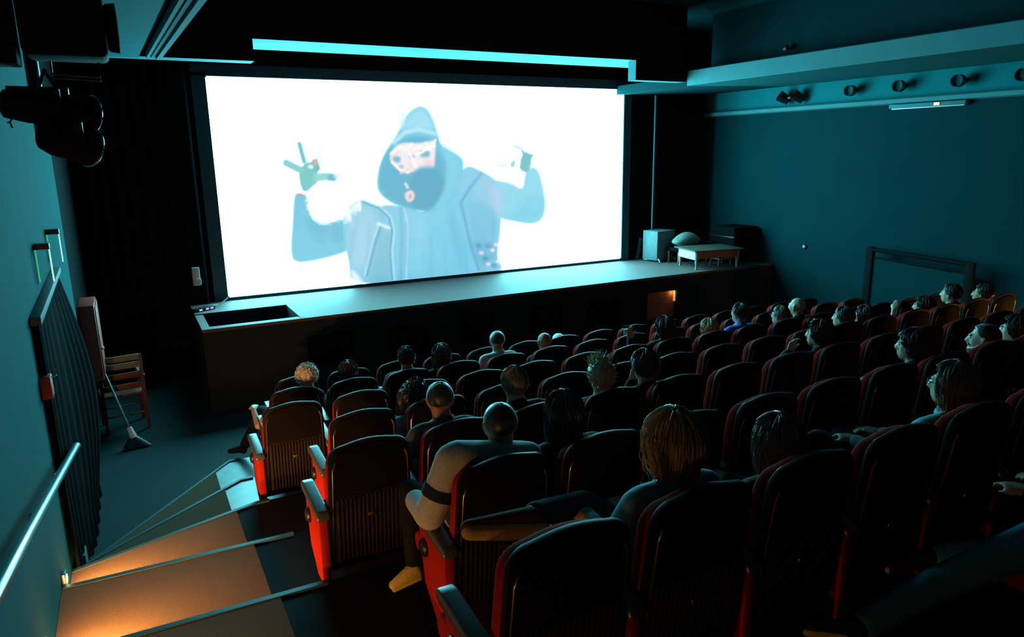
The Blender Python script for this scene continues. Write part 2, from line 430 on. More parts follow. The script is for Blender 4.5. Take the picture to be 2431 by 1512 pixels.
for x, y in ((1620,1160),(1690,1160),(1670,1250),(1730,1300)): paint([(x-22,y-16),(x+20,y-12),(x+16,y+16),(x-18,y+14)], (72,140,176), 10, .8)
stroke([(760,830),(900,885),(975,950),(1000,1050),(985,1200),(1000,1400)], (70,150,185), 3)
stroke([(775,822),(910,875),(990,950),(1015,1050),(1000,1200),(1015,1400)], (190,230,242), 3)
stroke([(1085,890),(1110,1000),(1110,1200),(1100,1400)], (190,228,242), 3, alpha=.8)
stroke([(1060,900),(1070,1100),(1060,1400)], (92,165,200), 6, 8, .6)
stroke([(905,1000),(860,1130),(800,1370)], (185,222,236), 3)
stroke([(920,1010),(880,1130),(820,1370)], (80,150,180), 3)
stroke([(900,1000),(975,1030)], (210,240,246), 7)
stroke([(1640,640),(1560,740),(1490,850),(1530,1000),(1560,1150),(1620,1330)], (80,155,192), 5, 8, .8)
stroke([(1420,900),(1440,1050),(1500,1300)], (100,172,205), 12, 20, .5)
stroke([(1210,1000),(1190,1300)], (150,215,235), 20, 30, .4)
# soft cloth folds
_rf = random.Random(4)
for _k in range(26):
    u0 = _rf.uniform(690, 1740); v0 = _rf.uniform(900, 1150); L_ = _rf.uniform(120, 300); dx = _rf.uniform(-40, 40)
    stroke([(u0, v0), (u0+dx*.4, v0+L_*.5), (u0+dx, v0+L_)], _rf.choice([(100,172,205),(160,214,234),(150,190,220)]), _rf.uniform(2,7), _rf.uniform(8,16), _rf.uniform(.2,.45))
for _k in range(14):
    u0 = _rf.uniform(290, 620); v0 = _rf.uniform(900, 1220) if u0 < 390 else _rf.uniform(1060, 1200)
    stroke([(u0, v0), (u0+_rf.uniform(20,50), v0+_rf.uniform(-25,25))], _rf.choice([(86,165,196),(135,206,226)]), 3, 9, .4)
    u0 = _rf.uniform(1800, 2060); v0 = _rf.uniform(760, 960)
    stroke([(u0, v0), (u0+_rf.uniform(10,40), v0+_rf.uniform(-30,30))], _rf.choice([(112,186,212),(160,218,234)]), 3, 9, .4)
for _k in range(30):
    u0 = _rf.uniform(640, 780); v0 = 950-(u0-640)*.9+_rf.uniform(-40, 30)
    stroke([(u0, v0), (u0+_rf.uniform(-14,14), v0+_rf.uniform(30,80))], (246,249,251), 3, 7, .7)
# white fur collar and the picture's bare edges
paint([(380,800),(430,740),(560,700),(680,730),(740,800),(660,860),(640,960),(560,1000),(480,1000),(400,930)], (250,251,252), 10, 1, 2)
paint([(700,1320),(760,1370),(800,1440),(720,1445)], (240,248,250), 12, .8)
# hood
paint([(1045,340),(1075,260),(1120,200),(1190,152),(1250,172),(1295,255),(1328,360),(1350,440),(1430,480),(1505,530),(1512,590),(1500,700),(1440,860),(1300,920),(1150,900),(1000,860),(920,800),(885,740),(900,600),(945,490),(1000,410)], (112,192,216), 9)
paint([(1060,330),(1090,250),(1130,200),(1195,160),(1245,180),(1290,260),(1310,330),(1200,330)], (160,214,232), 26, .9)
paint([(1040,230),(1075,160),(1100,170),(1090,300),(1050,330)], (222,240,246), 12, .7)
paint([(960,480),(1080,385),(1190,372),(1310,395),(1350,470),(1390,560),(1390,700),(1330,850),(1200,915),(1080,880),(960,820),(900,740),(915,600)], (86,168,198), 14)
stroke([(1010,420),(1090,345),(1190,325),(1310,355)], (196,232,242), 7, 8, .9)
stroke([(1380,470),(1440,540),(1420,700),(1340,860)], (130,205,226), 30, 30, .6)
# gilded face, beard and pendant
paint([(975,520),(1020,440),(1090,415),(1200,425),(1310,395),(1312,470),(1300,600),(1260,610),(1180,650),(1090,640),(1000,580)], (236,226,232), 9)
paint([(1210,545),(1300,530),(1300,605),(1250,600)], (238,205,212), 12)
for x, y, w, h in ((1032,540,28,22),(1140,520,16,10),(1235,500,34,24),(1062,592,16,8),(1150,645,26,12)): paint([(x-w,y-h),(x+w,y-h),(x+w,y+h),(x-w,y+h)], (96,160,186), 10, .85)
for pts in ([(990,500),(1050,450),(1100,470),(1140,430)], [(1150,470),(1200,450),(1240,470),(1300,420)], [(1170,500),(1215,490),(1260,450),(1305,440)], [(1000,560),(1060,620),(1110,630)], [(1120,490),(1160,560),(1180,620)], [(1240,420),(1270,470),(1310,400)]):
    stroke(pts, (255,244,236), 5, 4)
for pts in ([(1000,515),(1045,490)], [(1060,640),(1120,610)], [(1110,560),(1140,600)]): stroke(pts, (244,200,196), 4, 4, .9)
paint([(1170,610),(1230,590),(1310,600),(1350,640),(1385,720),(1310,880),(1210,920),(1120,850),(1110,720),(1140,650)], (78,158,188), 16)
paint([(1100,770),(1140,755),(1165,790),(1150,840),(1110,850),(1085,800)], (240,205,205), 7)
paint([(1118,790),(1140,785),(1135,820),(1120,825)], (120,180,200), 6, .8)
stroke([(1095,715),(1110,740)], (240,215,215), 6, 5)
# hands: palms and separate fingers
paint([(325,650),(345,600),(380,560),(455,555),(465,620),(470,700),(420,740),(385,775),(350,765)], (118,190,190), 6)
stroke([(240,565),(290,590),(335,612)], (130,196,196), 15, 6)
stroke([(335,430),(350,490),(368,555)], (110,178,188), 10, 6)
stroke([(492,440),(470,500),(450,560)], (228,240,245), 7, 10)
stroke([(445,560),(460,600)], (100,176,172), 14, 6)
stroke([(460,670),(520,662),(575,668)], (142,206,200), 17, 7)
stroke([(560,668),(582,672)], (92,172,184), 13, 7)
stroke([(600,660),(650,655)], (225,240,246), 9, 12)
stroke([(436,545),(448,575)], (238,150,150), 6, 5)
paint([(395,580),(430,580),(435,605),(400,605)], (240,250,248), 5)
paint([(295,775),(330,785),(400,790),(385,800),(310,800)], (232,120,110), 5, .8)
paint([(1905,590),(1930,510),(1955,480),(2000,505),(1995,590),(1965,640),(1925,620)], (112,180,188), 6)
stroke([(1945,500),(1935,480)], (110,175,190), 8, 6)
stroke([(1990,520),(2000,510)], (100,170,185), 8, 6)
stroke([(1880,445),(1920,460)], (185,222,232), 8, 8)
paint([(1850,555),(1885,540),(1880,595),(1845,600)], (150,205,210), 7)
stroke([(1760,585),(1810,580)], (215,235,240), 9, 10)
stroke([(1915,560),(1905,610)], (255,255,255), 5, 4)
LIN = np.where(IMG <= .04045, IMG/12.92, ((IMG+.055)/1.055)**2.4)
SCREEN_GLOW = np.array([4.6, 21.5, 24.5])
bgk = (1-np.clip(MASK, 0, 1))**6
EM = LIN*(1-bgk[...,None])+np.maximum(LIN, SCREEN_GLOW)*bgk[...,None]
me = bpy.data.meshes.new('picture')
# rounded corners: leave out the few cells in each corner
rc = .05
vv = np.stack([GX.ravel(), np.full(GX.size, SCY-.012), GZ.ravel()], 1)
def keep(i, j):
    x = (gx[i]+gx[i+1])/2; z = (gz[j]+gz[j+1])/2
    dx = max(SX0+rc-x, x-(SX1-rc), 0); dz = max(SZ0+rc-z, z-(SZ1-rc), 0)
    return dx*dx+dz*dz <= rc*rc
idx = np.arange(GX.size).reshape(GX.shape)
faces = [(int(idx[j,i]), int(idx[j,i+1]), int(idx[j+1,i+1]), int(idx[j+1,i])) for j in range(NZ) for i in range(NX) if keep(i, j)]
me.from_pydata(vv.tolist(), [], faces)
ca = me.color_attributes.new('picture', 'FLOAT_COLOR', 'POINT')
ca.data.foreach_set('color', np.concatenate([EM.reshape(-1,3), np.ones((EM.shape[0]*EM.shape[1],1))], 1).ravel().astype(np.float32))
sm = bpy.data.materials.new('projected_picture'); sm.use_nodes = True
nt = sm.node_tree; b = nt.nodes['Principled BSDF']; b.inputs['Base Color'].default_value = (.6,.6,.6,1); b.inputs['Roughness'].default_value = .9
at = nt.nodes.new('ShaderNodeAttribute'); at.attribute_name = 'picture'
nt.links.new(at.outputs['Color'], b.inputs['Emission Color']); b.inputs['Emission Strength'].default_value = 1.0
me.materials.append(sm)
scr = thing('cinema_screen', 'huge bright cinema screen showing a hooded bearded figure raising both hands', 'screen', (4.76, SCY, SZ0))
pic = link('picture', me, scr); pic.matrix_parent_inverse = Matrix.Translation(scr.location).inverted()
bm = NB()
box(bm, SX0-.02, SX1+.02, SCY-.011, SCY+.03, SZ0-.02, SZ1+.02)
o = obj('backing', bm, M['black'], scr); o.matrix_parent_inverse = pic.matrix_parent_inverse.copy()
bm = NB()
box(bm, SX0-.19, SX0-.005, SCY-.03, SCY+.02, SZ0-.03, SZ1+.05); box(bm, SX1+.005, SX1+.17, SCY-.03, SCY+.02, SZ0-.03, SZ1+.05)
box(bm, SX0-.19, SX1+.17, SCY-.03, SCY+.02, SZ1+.003, SZ1+.16); box(bm, SX0-.19, SX1+.17, SCY-.02, SCY+.02, SZ0-.044, SZ0-.003)
o = obj('surround', bm, M['mask'], scr); o.matrix_parent_inverse = pic.matrix_parent_inverse.copy()
# black wings beside the screen
def drape(name, label, x0, x1, y, z0, z1, folds, amp, m, axis='x', group=None):
    bm = NB(); n = folds*8; rows = []
    for j, zz in enumerate(np.linspace(z0, z1, 7)):
        row = []
        for s in (0, 1):
            r_ = []
            for i in range(n+1):
                t = i/n; a = amp*(.75+.25*math.sin(zz*2+t*9))*(1.0-.25*(zz-z0)/(z1-z0))
                off = a*math.sin(t*folds*2*PI)+s*.012
                p = (x0+(x1-x0)*t, y+off) if axis == 'x' else (y+off, x0+(x1-x0)*t)
                r_.append(bm.verts.new((p[0], p[1], zz)))
            row.append(r_)
        rows.append(row)
    for j in range(6):
        for s in (0,1):
            for i in range(n): bm.faces.new([rows[j][s][i], rows[j][s][i+1], rows[j+1][s][i+1], rows[j+1][s][i]])
        for i in (0, n): bm.faces.new([rows[j][0][i], rows[j][1][i], rows[j+1][1][i], rows[j+1][0][i]])
    for j in (0, 6):
        for i in range(n): bm.faces.new([rows[j][0][i], rows[j][0][i+1], rows[j][1][i+1], rows[j][1][i]])
    return tag(obj(name, bm, m, angle=180), label, 'curtain', group)
drape('stage_curtain', 'tall black stage curtain hanging left of the screen', -.5, .93, 11.12, .02, 4.45, 9, .05, M['curtain'])
drape('stage_curtain', 'tall black stage curtain hanging right of the screen', 8.95, 10.2, 11.12, STZ+.01, 4.12, 8, .05, M['curtain'])
bm = NB(); p = at_y(1548, 400, 11.0)
tube(bm, [(p.x,10.95,STZ+.001),(p.x,10.95,4.14)], .02, 10)
tag(obj('curtain_pole', bm, M['nosing']), 'thin vertical pipe standing between screen and right stage curtain', 'pole')

# ------------------------------------------------------------------ step lights (warm) with their lamps
def lamp_at(loc, direction, energy, col=(1,.48,.12), size=.05, spread=PI):
    L = bpy.data.lights.new('step_lamp', 'AREA'); L.energy = energy; L.color = col; L.size = size; L.spread = spread
    o = bpy.data.objects.new('step_lamp', L); COL.objects.link(o); o.location = loc
    o.rotation_euler = Vector(direction).to_track_quat('-Z', 'Y').to_euler(); return o
NAMES = dict(H='front', G='second', A='third', AB='fourth', B='fifth', C='sixth', D='seventh', E='eighth', F='ninth')
for side in (-1, 1):
    for r in ('AB','B','C','D','E','F'):
        if side < 0:
            y = WALLEDGE[r]+.05; x = XL+.001; z = RZ[r]+.035
            if r == 'AB': continue
        else: y = EDGE[r]+.05; x = XR-.001; z = RZ[r]+.03
        if r in ('E','F'):
            pass
        sgn = -side
        t_ = thing('step_light', 'small warm step light low on the %s wall beside the %s tier' % ('left' if side < 0 else 'right', NAMES[r]), 'step light', (x, y, z), group='step lights along the %s wall' % ('left' if side < 0 else 'right'))
        zl = RZ[r]-.1864-z+.012; bm = NB(); box(bm, min(0,sgn*.022), max(0,sgn*.022), -.035, .035, zl, .035, bev=.004); obj('housing', bm, M['steel'], t_)
        bm = NB(); box(bm, *(sorted((sgn*.0225,sgn*.026))), -.026, .026, -.026, .006); obj('lens', bm, M['warm'], t_)
        e = {'B':12,'C':13,'D':3.6,'E':2.4,'F':.7,'AB':4}[r]
        lamp_at((x+sgn*.035, y, RZ[r]-.1864+.085 if side < 0 else z), (sgn*.8, .6, -.55 if side < 0 else -.05), e*3.0 if side < 0 else e*.8, spread=2.3 if side < 0 else PI)

# ------------------------------------------------------------------ seats
def yb(z): return .09*(1-(z-.12)/.83)
def outline(hw_t, hw_b, z0, z1, r=.085, arch=.02, n=6):
    pts = [(-hw_b, z0)]
    for k in range(n+1):
        a = PI-k/n*PI/2; pts.append((-hw_t+r+r*math.cos(a), z1-r+r*math.sin(a)))
    for k in range(1, 6): 
        t = k/6; x = (-hw_t+r)+t*2*(hw_t-r); pts.append((x, z1+arch*math.sin(t*PI)))
    for k in range(n+1):
        a = PI/2-k/n*PI/2; pts.append((hw_t-r+r*math.cos(a), z1-r+r*math.sin(a)))
    pts.append((hw_b, z0)); return pts
def lean(c): return (c.x, c.y+yb(c.z), c.z)
SP = {}
bm = NB(); prism(bm, outline(.228,.250,.13,.890,.085), 1, 0, .034, bev=.008, fn=lean); SP['back_shell'] = to_mesh(bm, 'back_shell', M['shell'])
bm = NB(); prism(bm, outline(.227,.249,.15,.862,.09), 1, .036, .098, bev=.016, fn=lean, seg=3); SP['back_cushion'] = to_mesh(bm, 'back_cushion', M['red'])
bm = NB(); prism(bm, outline(.200,.210,.60,.868,.065), 1, -.012, -.0005, bev=.006, fn=lean); SP['upper_pad'] = to_mesh(bm, 'upper_pad', M['pad'])
bm = NB()
prism(bm, [(-.210,.17),(.210,.17),(.204,.585),(-.204,.585)], 1, -.004, -.0005, fn=lean)
for k in range(17):
    x = -.19+k*.38/16
    prism(bm, [(x-.007,.18),(x+.007,.18),(x+.007,.575),(x-.007,.575)], 1, -.014, -.004, bev=.003, fn=lean, seg=1)
SP['slatted_panel'] = to_mesh(bm, 'slatted_panel', M['ribs'])
def strip(s):
    bm = NB()
    prism(bm, [(s*.228,.20),(s*.2205,.20),(s*.207,.76),(s*.190,.808),(s*.198,.808),(s*.2145,.765)], 1, -.013, -.0005, bev=.002, fn=lean, seg=1)
    return to_mesh(bm, 'trim_strip', M['bronze'])
SP['trim_l'] = strip(-1); SP['trim_r'] = strip(1)
bm = NB(); box(bm, -.024, .024, -.019, -.015, -.010, .010, bev=.0015); 
for v in bm.verts: v.co = Vector((v.co.x, v.co.y+yb(.45), v.co.z+.45))
SP['number_plate'] = to_mesh(bm, 'number_plate', M['plate'])
bm = NB(); prism(bm, [(.19,.20),(.60,.22),(.63,.27),(.60,.325),(.19,.31)], 0, -.235, .235, bev=.02, seg=3); SP['seat_cushion'] = to_mesh(bm, 'seat_cushion', M['red'])
def side_mesh(x):
    bm = NB(); prism(bm, [(.045,.475),(.365,.508),(.31,.21),(.17,.085),(.045,.085)], 0, x-.024, x+.024, bev=.006); a = to_mesh(bm, 'side_panel', M['red'])
    bm = NB(); prism(bm, [(.02,.500),(.02,.475),(.385,.510),(.425,.535),(.415,.565),(.37,.570),(.04,.527)], 0, x-.036, x+.036, bev=.012, seg=3); b_ = to_mesh(bm, 'armrest', M['arm'])
    s = -1 if x < 0 else 1
    bm = NB(); lathe(bm, [(.045,0),(.045,.008),(.038,.018),(.020,.024),(.005,.025)], 20, Matrix.Translation((x+s*.0242,.285,.405))@Matrix.Rotation(s*PI/2, 4, 'Y')); c = to_mesh(bm, 'hinge_cap', M['blk'])
    bm = NB(); box(bm, x-.016, x+.016, .055, .115, .006, .10, bev=.003); box(bm, x-.03, x+.03, .04, .16, 0, .008, bev=.002); d = to_mesh(bm, 'foot', M['blkm'])
    return a, b_, c, d
SL = side_mesh(-.275); SR = side_mesh(.275)
def seat_parts(root, last):
    for n in ('back_shell','back_cushion','upper_pad','slatted_panel','number_plate','seat_cushion'): link(n, SP[n], root)
    link('trim_strip', SP['trim_l'], root); link('trim_strip', SP['trim_r'], root)
    link('side_panel', SL[0], root); link('armrest', SL[1], root); link('hinge_cap', SL[2], root); link('foot', SL[3], root)
    if last:
        link('side_panel', SR[0], root); link('armrest', SR[1], root); link('hinge_cap', SR[2], root); link('foot', SR[3], root)
ORD = ['first','second','third','fourth','fifth','sixth','seventh','eighth','ninth','tenth','eleventh','twelfth','thirteenth','fourteenth','fifteenth','sixteenth','seventeenth']
ROWN = dict(H='front row at the stage', G='second row from the stage', A='third row from the stage', AB='fourth row from the stage', B='fifth row from the stage', C='sixth row from the stage', D='seventh row from the stage', E='rearmost row')
SEAT = {}
for r in ROWS:
    for i in range(16):
        x = RX[r]+.205+i*.55
        if x > 9.25: break
        if r == 'E' and i != 3: continue
        if i == 0: lab = 'red-sided black cinema seat at the left aisle, %s' % ROWN[r]
        else: lab = 'black-backed cinema seat, %s from the left aisle in the %s' % (ORD[i], ROWN[r])
        root = thing('theatre_chair', lab, 'chair', (x, RY[r], RZ[r]), group='cinema seats, '+ROWN[r])
        seat_parts(root, x+.55 > 9.25)
        SEAT[r, i] = root

# ------------------------------------------------------------------ people
def hand(bm, wrist, d, up, side=1, curl=.5, s=.93):
    """palm, four unequal bent fingers and a thumb"""
    d = Vector(d).normalized(); up = Vector(up); up = (up-d*up.dot(d)).normalized(); lat = d.cross(up)*side
    w = Vector(wrist)
    kn = []
    for k, (o_, L) in enumerate(((.030,.092),(.010,.097),(-.011,.093),(-.031,.084))):
        kn.append(w+(d*L+lat*o_)*s)
    hull(bm, [(w, .024*s), (w+(d*.03+lat*.022)*s, .017*s), (w+(d*.03-lat*.020)*s, .018*s), (kn[0], .0125*s), (kn[3], .011*s)])
    for k, (L, r) in enumerate(((.072,.0088),(.080,.0090),(.074,.0087),(.058,.0078))):
        p = kn[k]; a = curl*.5; q = d
        for seg, f in enumerate((.46,.30,.24)):
            dd = (d*math.cos(a)-up*math.sin(a)).normalized()
            n = p+dd*L*f*s; cap(bm, p, r*s*(1-.08*seg), n, r*s*(.94-.08*seg)); p = n; a += curl*(.75)
    t0 = w+(d*.025+lat*.022-up*.004)*s; t1 = t0+(d*.032+lat*.030-up*.012)*s; t2 = t1+(d*.034+lat*.008-up*.010)*s
    cap(bm, t0, .0135*s, t1, .0105*s); cap(bm, t1, .0105*s, t2, .0085*s)
def hairmap(style):
    return style
def add_hair(name, mt, parent, H, yaw, style, length=.0, thick=.012, seed=0, nstr=160):
    rd = random.Random(seed); bm = NB()
    R = Matrix.Rotation(yaw, 3, 'Z'); H = Vector(H); s = 1.0
    C = Vector((0,-.012,.026)); rad = Vector((.079,.098,.088))
    curly = style == 'curly'; 
    def thmax(phi):   # phi measured from the face direction
        a = abs(phi)
        front, sideA, backA = (50, 104, 136)
        if style == 'buzz': front, sideA, backA = 50, 88, 112
        if style == 'fringe': front = 66
        if style == 'ring': pass
        if a < .75: return math.radians(front)
        if a < 1.35: return math.radians(front+(sideA-front)*(a-.75)/.6)
        if a < 2.2: return math.radians(sideA+(backA-sideA)*(a-1.35)/.85)
        return math.radians(backA)
    def P(th, phi, extra):
        d = Vector((math.sin(th)*math.sin(phi), math.sin(th)*math.cos(phi), math.cos(th)))
        return C+Vector(((rad.x+extra)*d.x, (rad.y+extra)*d.y, (rad.z+extra)*d.z)), d
    nphi, nth = (72, 18)
    longh = length > 0
    def lump(phi, th):
        q = Vector((math.sin(phi)*3.2, math.cos(phi)*3.2, th*1.6+seed*3.1))
        if curly: return thick*(1.0+.9*mnoise.noise(q*2.6)+.5*mnoise.noise(q*5.3))
        return thick*(1+.30*mnoise.noise(q)+.16*math.sin(phi*23+2*mnoise.noise(q)*3)+.10*math.sin(phi*41+seed))
    rows = []
    hang_n = 10 if longh else 0
    for j in range(nth+1+hang_n):
        row = []
        for k in range(nphi):
            phi = -PI+2*PI*k/nphi; tm = thmax(phi)
            if j <= nth:
                th = max(.001, tm*j/nth)
                p, d = P(th, phi, lump(phi, th)*(1 if j < nth or longh else .35))
            else:
                u = (j-nth)/hang_n
                face = max(0, 1-abs(phi)/1.0)
                p0, d = P(tm, phi, lump(phi, tm))
                fl = length*(1-.25*rd.random()*u)*(0 if abs(phi) < .80 else min(1,(abs(phi)-.80)/.5))
                wob = .010*math.sin(phi*17+u*5+seed)+.006*mnoise.noise(Vector((phi*4,u*5,seed)))*2
                if curly: wob *= 2.6
                out = Vector((d.x, d.y, 0))
                taper = 1 + (.25*math.sin(u*PI*.8) if curly else .10*math.sin(u*PI)) - (.35*u if not curly else .05*u)
                base = Vector((p0.x*taper, p0.y*taper, p0.z))
                p = base+Vector((0, -.015*u*(1 if fl else 0), -fl*u))+out*wob
            row.append(bm.verts.new(H+R@(p*s)))
        rows.append(row)
    top = bm.verts.new(H+R@(P(0,0,thick)[0]*s))
    for j in range(len(rows)-1):
        for k in range(nphi):
            q = [rows[j][k], rows[j][(k+1)%nphi], rows[j+1][(k+1)%nphi], rows[j+1][k]]
            bm.faces.new(q)
    for k in range(nphi): bm.faces.new([top, rows[0][(k+1)%nphi], rows[0][k]])
    # locks and strands
    for i in range(nstr if style != 'buzz' else 0):
        phi = rd.uniform(-PI, PI); tm = thmax(phi)
        pts = []; rs = []
        if style == 'spiky':
            th = tm*math.sqrt(rd.random())*.98
            p, d = P(th, phi, thick*.5); L = rd.uniform(.03,.065)*(1.3 if th < 1.0 else .55)
            tw = Vector((rd.uniform(-.6,.6), rd.uniform(-.6,.6), rd.uniform(.2,1.0)))
            dd = (d+tw*.55).normalized()
            for u in (0,.4,.75,1): pts.append(H+R@((p+dd*L*u+tw*.006*u*u)*s)); rs.append(.0055*(1-u)+.0006)
        elif curly:
            th0 = tm*rd.uniform(.05,1); p, d = P(th0, phi, thick*rd.uniform(.7,1.3)); L = (length*rd.uniform(.3,1) if longh and abs(phi) > .85 else .03); turns = 2+L*18; rr = rd.uniform(.006,.011)
            n = int(8+L*70)
            a0 = rd.uniform(0,6)
            for q in range(n+1):
                u = q/n; o_ = Vector((math.cos(a0+u*turns*6.28)*rr, math.sin(a0+u*turns*6.28)*rr, -L*u+ (0 if L > .05 else math.sin(u*3)*.01)))
                pts.append(H+R@((p+d*.006*math.sin(u*3)+o_)*s)); rs.append(.0032*(1-.6*u))
        else:
            th0 = tm*rd.uniform(.02,.55); sw = rd.uniform(-.25,.25); ex = thick*rd.uniform(.95,1.35)
            n = 7
            for q in range(n+1):
                u = q/n; th = th0+(tm*rd.uniform(.98,1.0)-th0)*u; ph = phi+sw*u
                p, d = P(th, ph, ex*(1 if longh else 1-.3*u)); pts.append(H+R@(p*s)); rs.append(.0026*(1-.3*u))
            if longh and abs(phi+sw) > .85:
                fl = length*rd.uniform(.75,1.08); p0 = p.copy(); d2 = Vector((d.x,d.y,0))
                wv = rd.uniform(-.02,.02)
                for q in range(1, 8):
                    u = q/7; tp = 1+.10*math.sin(u*PI)-.33*u
                    pp = Vector((p0.x*tp, p0.y*tp, p0.z-fl*u))+Vector((wv*u,-.015*u,0))+d2*.006*math.sin(u*5+i)
                    pts.append(H+R@(pp*s)); rs.append(.0025*(1-.75*u))
        tube(bm, pts, rs, 4, caps=False)
    return obj(name, bm, mt, parent, angle=60)

TGT = Vector((4.76, SCY, 0))
def person(label, r, i, px, py, hair=None, hcol='brown', hlen=0, thick=.012, skin='light', top='black', pants='dark_jeans', shoe='black', yaw=None,
           arms=None, legs=None, collar=None, fine=.0105, beard=False, glasses=False, tilt=0, short=False, puff=0, sole='cream', dy=.27, band=False, noleg=False, shL=None):
    st = SEAT[r, i].location
    Hd = at_y(px, py, RY[r]+dy)
    h = Hd-st
    if yaw is None: yaw = -math.atan2((TGT.x-Hd.x)*.75, TGT.y-Hd.y)
    name = 'person'
    root = thing(name, label, 'person', st, group='seated audience')
    R = Matrix.Rotation(yaw, 3, 'Z'); s = 1.0
    def hp(x, y, z): return h+R@(Vector((x,y,z))*s)
    lx = max(-.09, min(.09, h.x*.5))
    N = Vector((h.x*.9+lx*.1, h.y-.03, h.z-.150))
    sh = [Vector((N.x*.75-.170, N.y-.0, N.z-.030)), Vector((N.x*.75+.170, N.y-.0, N.z-.030))]
    if abs(N.x) > .09:
        for q in sh: q.x -= (abs(N.x)-.09)*.5*(1 if N.x > 0 else -1)
    if shL: sh[0] = at_y(*shL)-st
    chest = Vector((N.x*.7, max(N.y+.02,.27), N.z-.15)); P0 = Vector((0,.45,.445))
    LF = max(-.1, min(.1, h.x))*.0
    A = {'L': [Vector((-.150,.38,.53)), Vector((-.105,.56,.555)), Vector((.2,.9,.0))], 'R': [Vector((.150,.38,.53)), Vector((.105,.56,.555)), Vector((-.2,.9,.0))]}
    if arms:
        for k, v in arms.items(): A[k] = [Vector(v[0]), Vector(v[1]), Vector(v[2])] + list(v[3:])
    LG = {'L': [Vector((-.10,.79,.475)), Vector((-.10,.70,.10)), Vector((-.12,.85,.035))], 'R': [Vector((.10,.79,.475)), Vector((.10,.70,.10)), Vector((.12,.85,.035))]}
    if legs:
        for k, v in legs.items(): LG[k] = [Vector(q) for q in v]
    hips = {'L': P0+Vector((-.085,0,0)), 'R': P0+Vector((.085,0,0))}
    b = NB()
    # head
    hull(b, [(hp(0,-.012,.026), (.076*s,.094*s,.086*s)), (hp(0,.012,.0), (.070*s,.080*s,.075*s))])
    hull(b, [(hp(0,.028,-.045), (.058*s,.058*s,.05*s)), (hp(0,.060,-.088), (.028*s,.026*s,.018*s)), (hp(-.040,.0,-.060), .020*s), (hp(.040,.0,-.060), .020*s), (hp(0,.02,.0), (.070*s,.072*s,.05*s))])
    hull(b, [(hp(0,.090,.020), .008*s), (hp(0,.112,-.022), .011*s), (hp(-.013,.098,-.026), .008*s), (hp(.013,.098,-.026), .008*s)])      # nose
    hull(b, [(hp(-.034,.084,.026), .009*s), (hp(-.012,.090,.024), .008*s), (hp(.012,.090,.024), .008*s), (hp(.034,.084,.026), .009*s)])  # brow
    hull(b, [(hp(-.020,.086,-.057), .006*s), (hp(.020,.086,-.057), .006*s), (hp(0,.094,-.054), .007*s)]); hull(b, [(hp(-.016,.085,-.068), .006*s), (hp(.016,.085,-.068), .006*s), (hp(0,.091,-.068), .007*s)])
    for q in (-1, 1):
        hull(b, [(hp(q*.076,-.010,.012), (.007*s,.018*s,.020*s)), (hp(q*.070,-.004,-.030), (.006*s,.010*s,.010*s)), (hp(q*.084,-.018,.014), (.006*s,.012*s,.018*s))])
    # neck, torso
    cap(b, hp(0,-.015,-.05), .056*s, N+Vector((0,.0,.0)), .064*s)
    hull(b, [(N, .055), (sh[0]+Vector((.03,0,0)), .052), (sh[1]-Vector((.03,0,0)), .052), (chest+Vector((-.07,0,0)), .092), (chest+Vector((.07,0,0)), .092)])
    hull(b, [(chest+Vector((-.07,0,0)), .092), (chest+Vector((.07,0,0)), .092), (P0+Vector((-.05,0,0)), .098), (P0+Vector((.05,0,0)), .098)])
    for k, q in (('L',0),('R',1)):
        e, w, d = A[k][:3]; cap(b, sh[q], .044, e, .036); cap(b, e, .036, w, .024)
        up = A[k][3] if len(A[k]) > 3 else Vector((0,0,1)); cl = A[k][4] if len(A[k]) > 4 else .55
        hand(b, w, d, up, -1 if k == 'L' else 1, cl)
        kn, an, toe = LG[k][:3]; cap(b, hips[k], .078, kn, .052); cap(b, kn, .052, an, .036); cap(b, an, .032, toe, .022)
    bo = mesh_obj('body', remesh(b, fine, 2, .35), SKIN[skin], root)
    # clothing
    j = NB(); g_ = .016+puff
    cap(j, N+Vector((0,-.006,.028)), .068, N+Vector((0,0,-.03)), .085)
    hull(j, [(N+Vector((0,0,-.022)), .060), (sh[0]+Vector((.03,0,0)), .052+g_), (sh[1]-Vector((.03,0,0)), .052+g_), (chest+Vector((-.07,0,0)), .092+g_), (chest+Vector((.07,0,0)), .092+g_)])
    hull(j, [(chest+Vector((-.07,0,0)), .092+g_), (chest+Vector((.07,0,0)), .092+g_), (P0+Vector((-.05,-.01,.03)), .10+g_*.5), (P0+Vector((.05,-.01,.03)), .10+g_*.5)])
    for k, q in (('L',0),('R',1)):
        e, w, d = A[k][:3]
        if short: cap(j, sh[q], .044+g_, sh[q].lerp(e,.62), .042+g_)
        else: cap(j, sh[q], .044+g_, e, .038+g_); cap(j, e, .038+g_, e.lerp(w,.93), .030+g_*.7)
    mesh_obj('jacket' if not short else 'shirt', remesh(j, .0135, 3, .5), FB[top], root)
    if collar:
        c = NB(); pts = []
        for k in range(17):
            a = 2*PI*k/16; pts.append(N+Vector((.068*math.cos(a), .064*math.sin(a), .018+.012*math.sin(a*2))))
        tube(c, pts, .024, 8); obj('collar', c, FB[collar], root, angle=180)
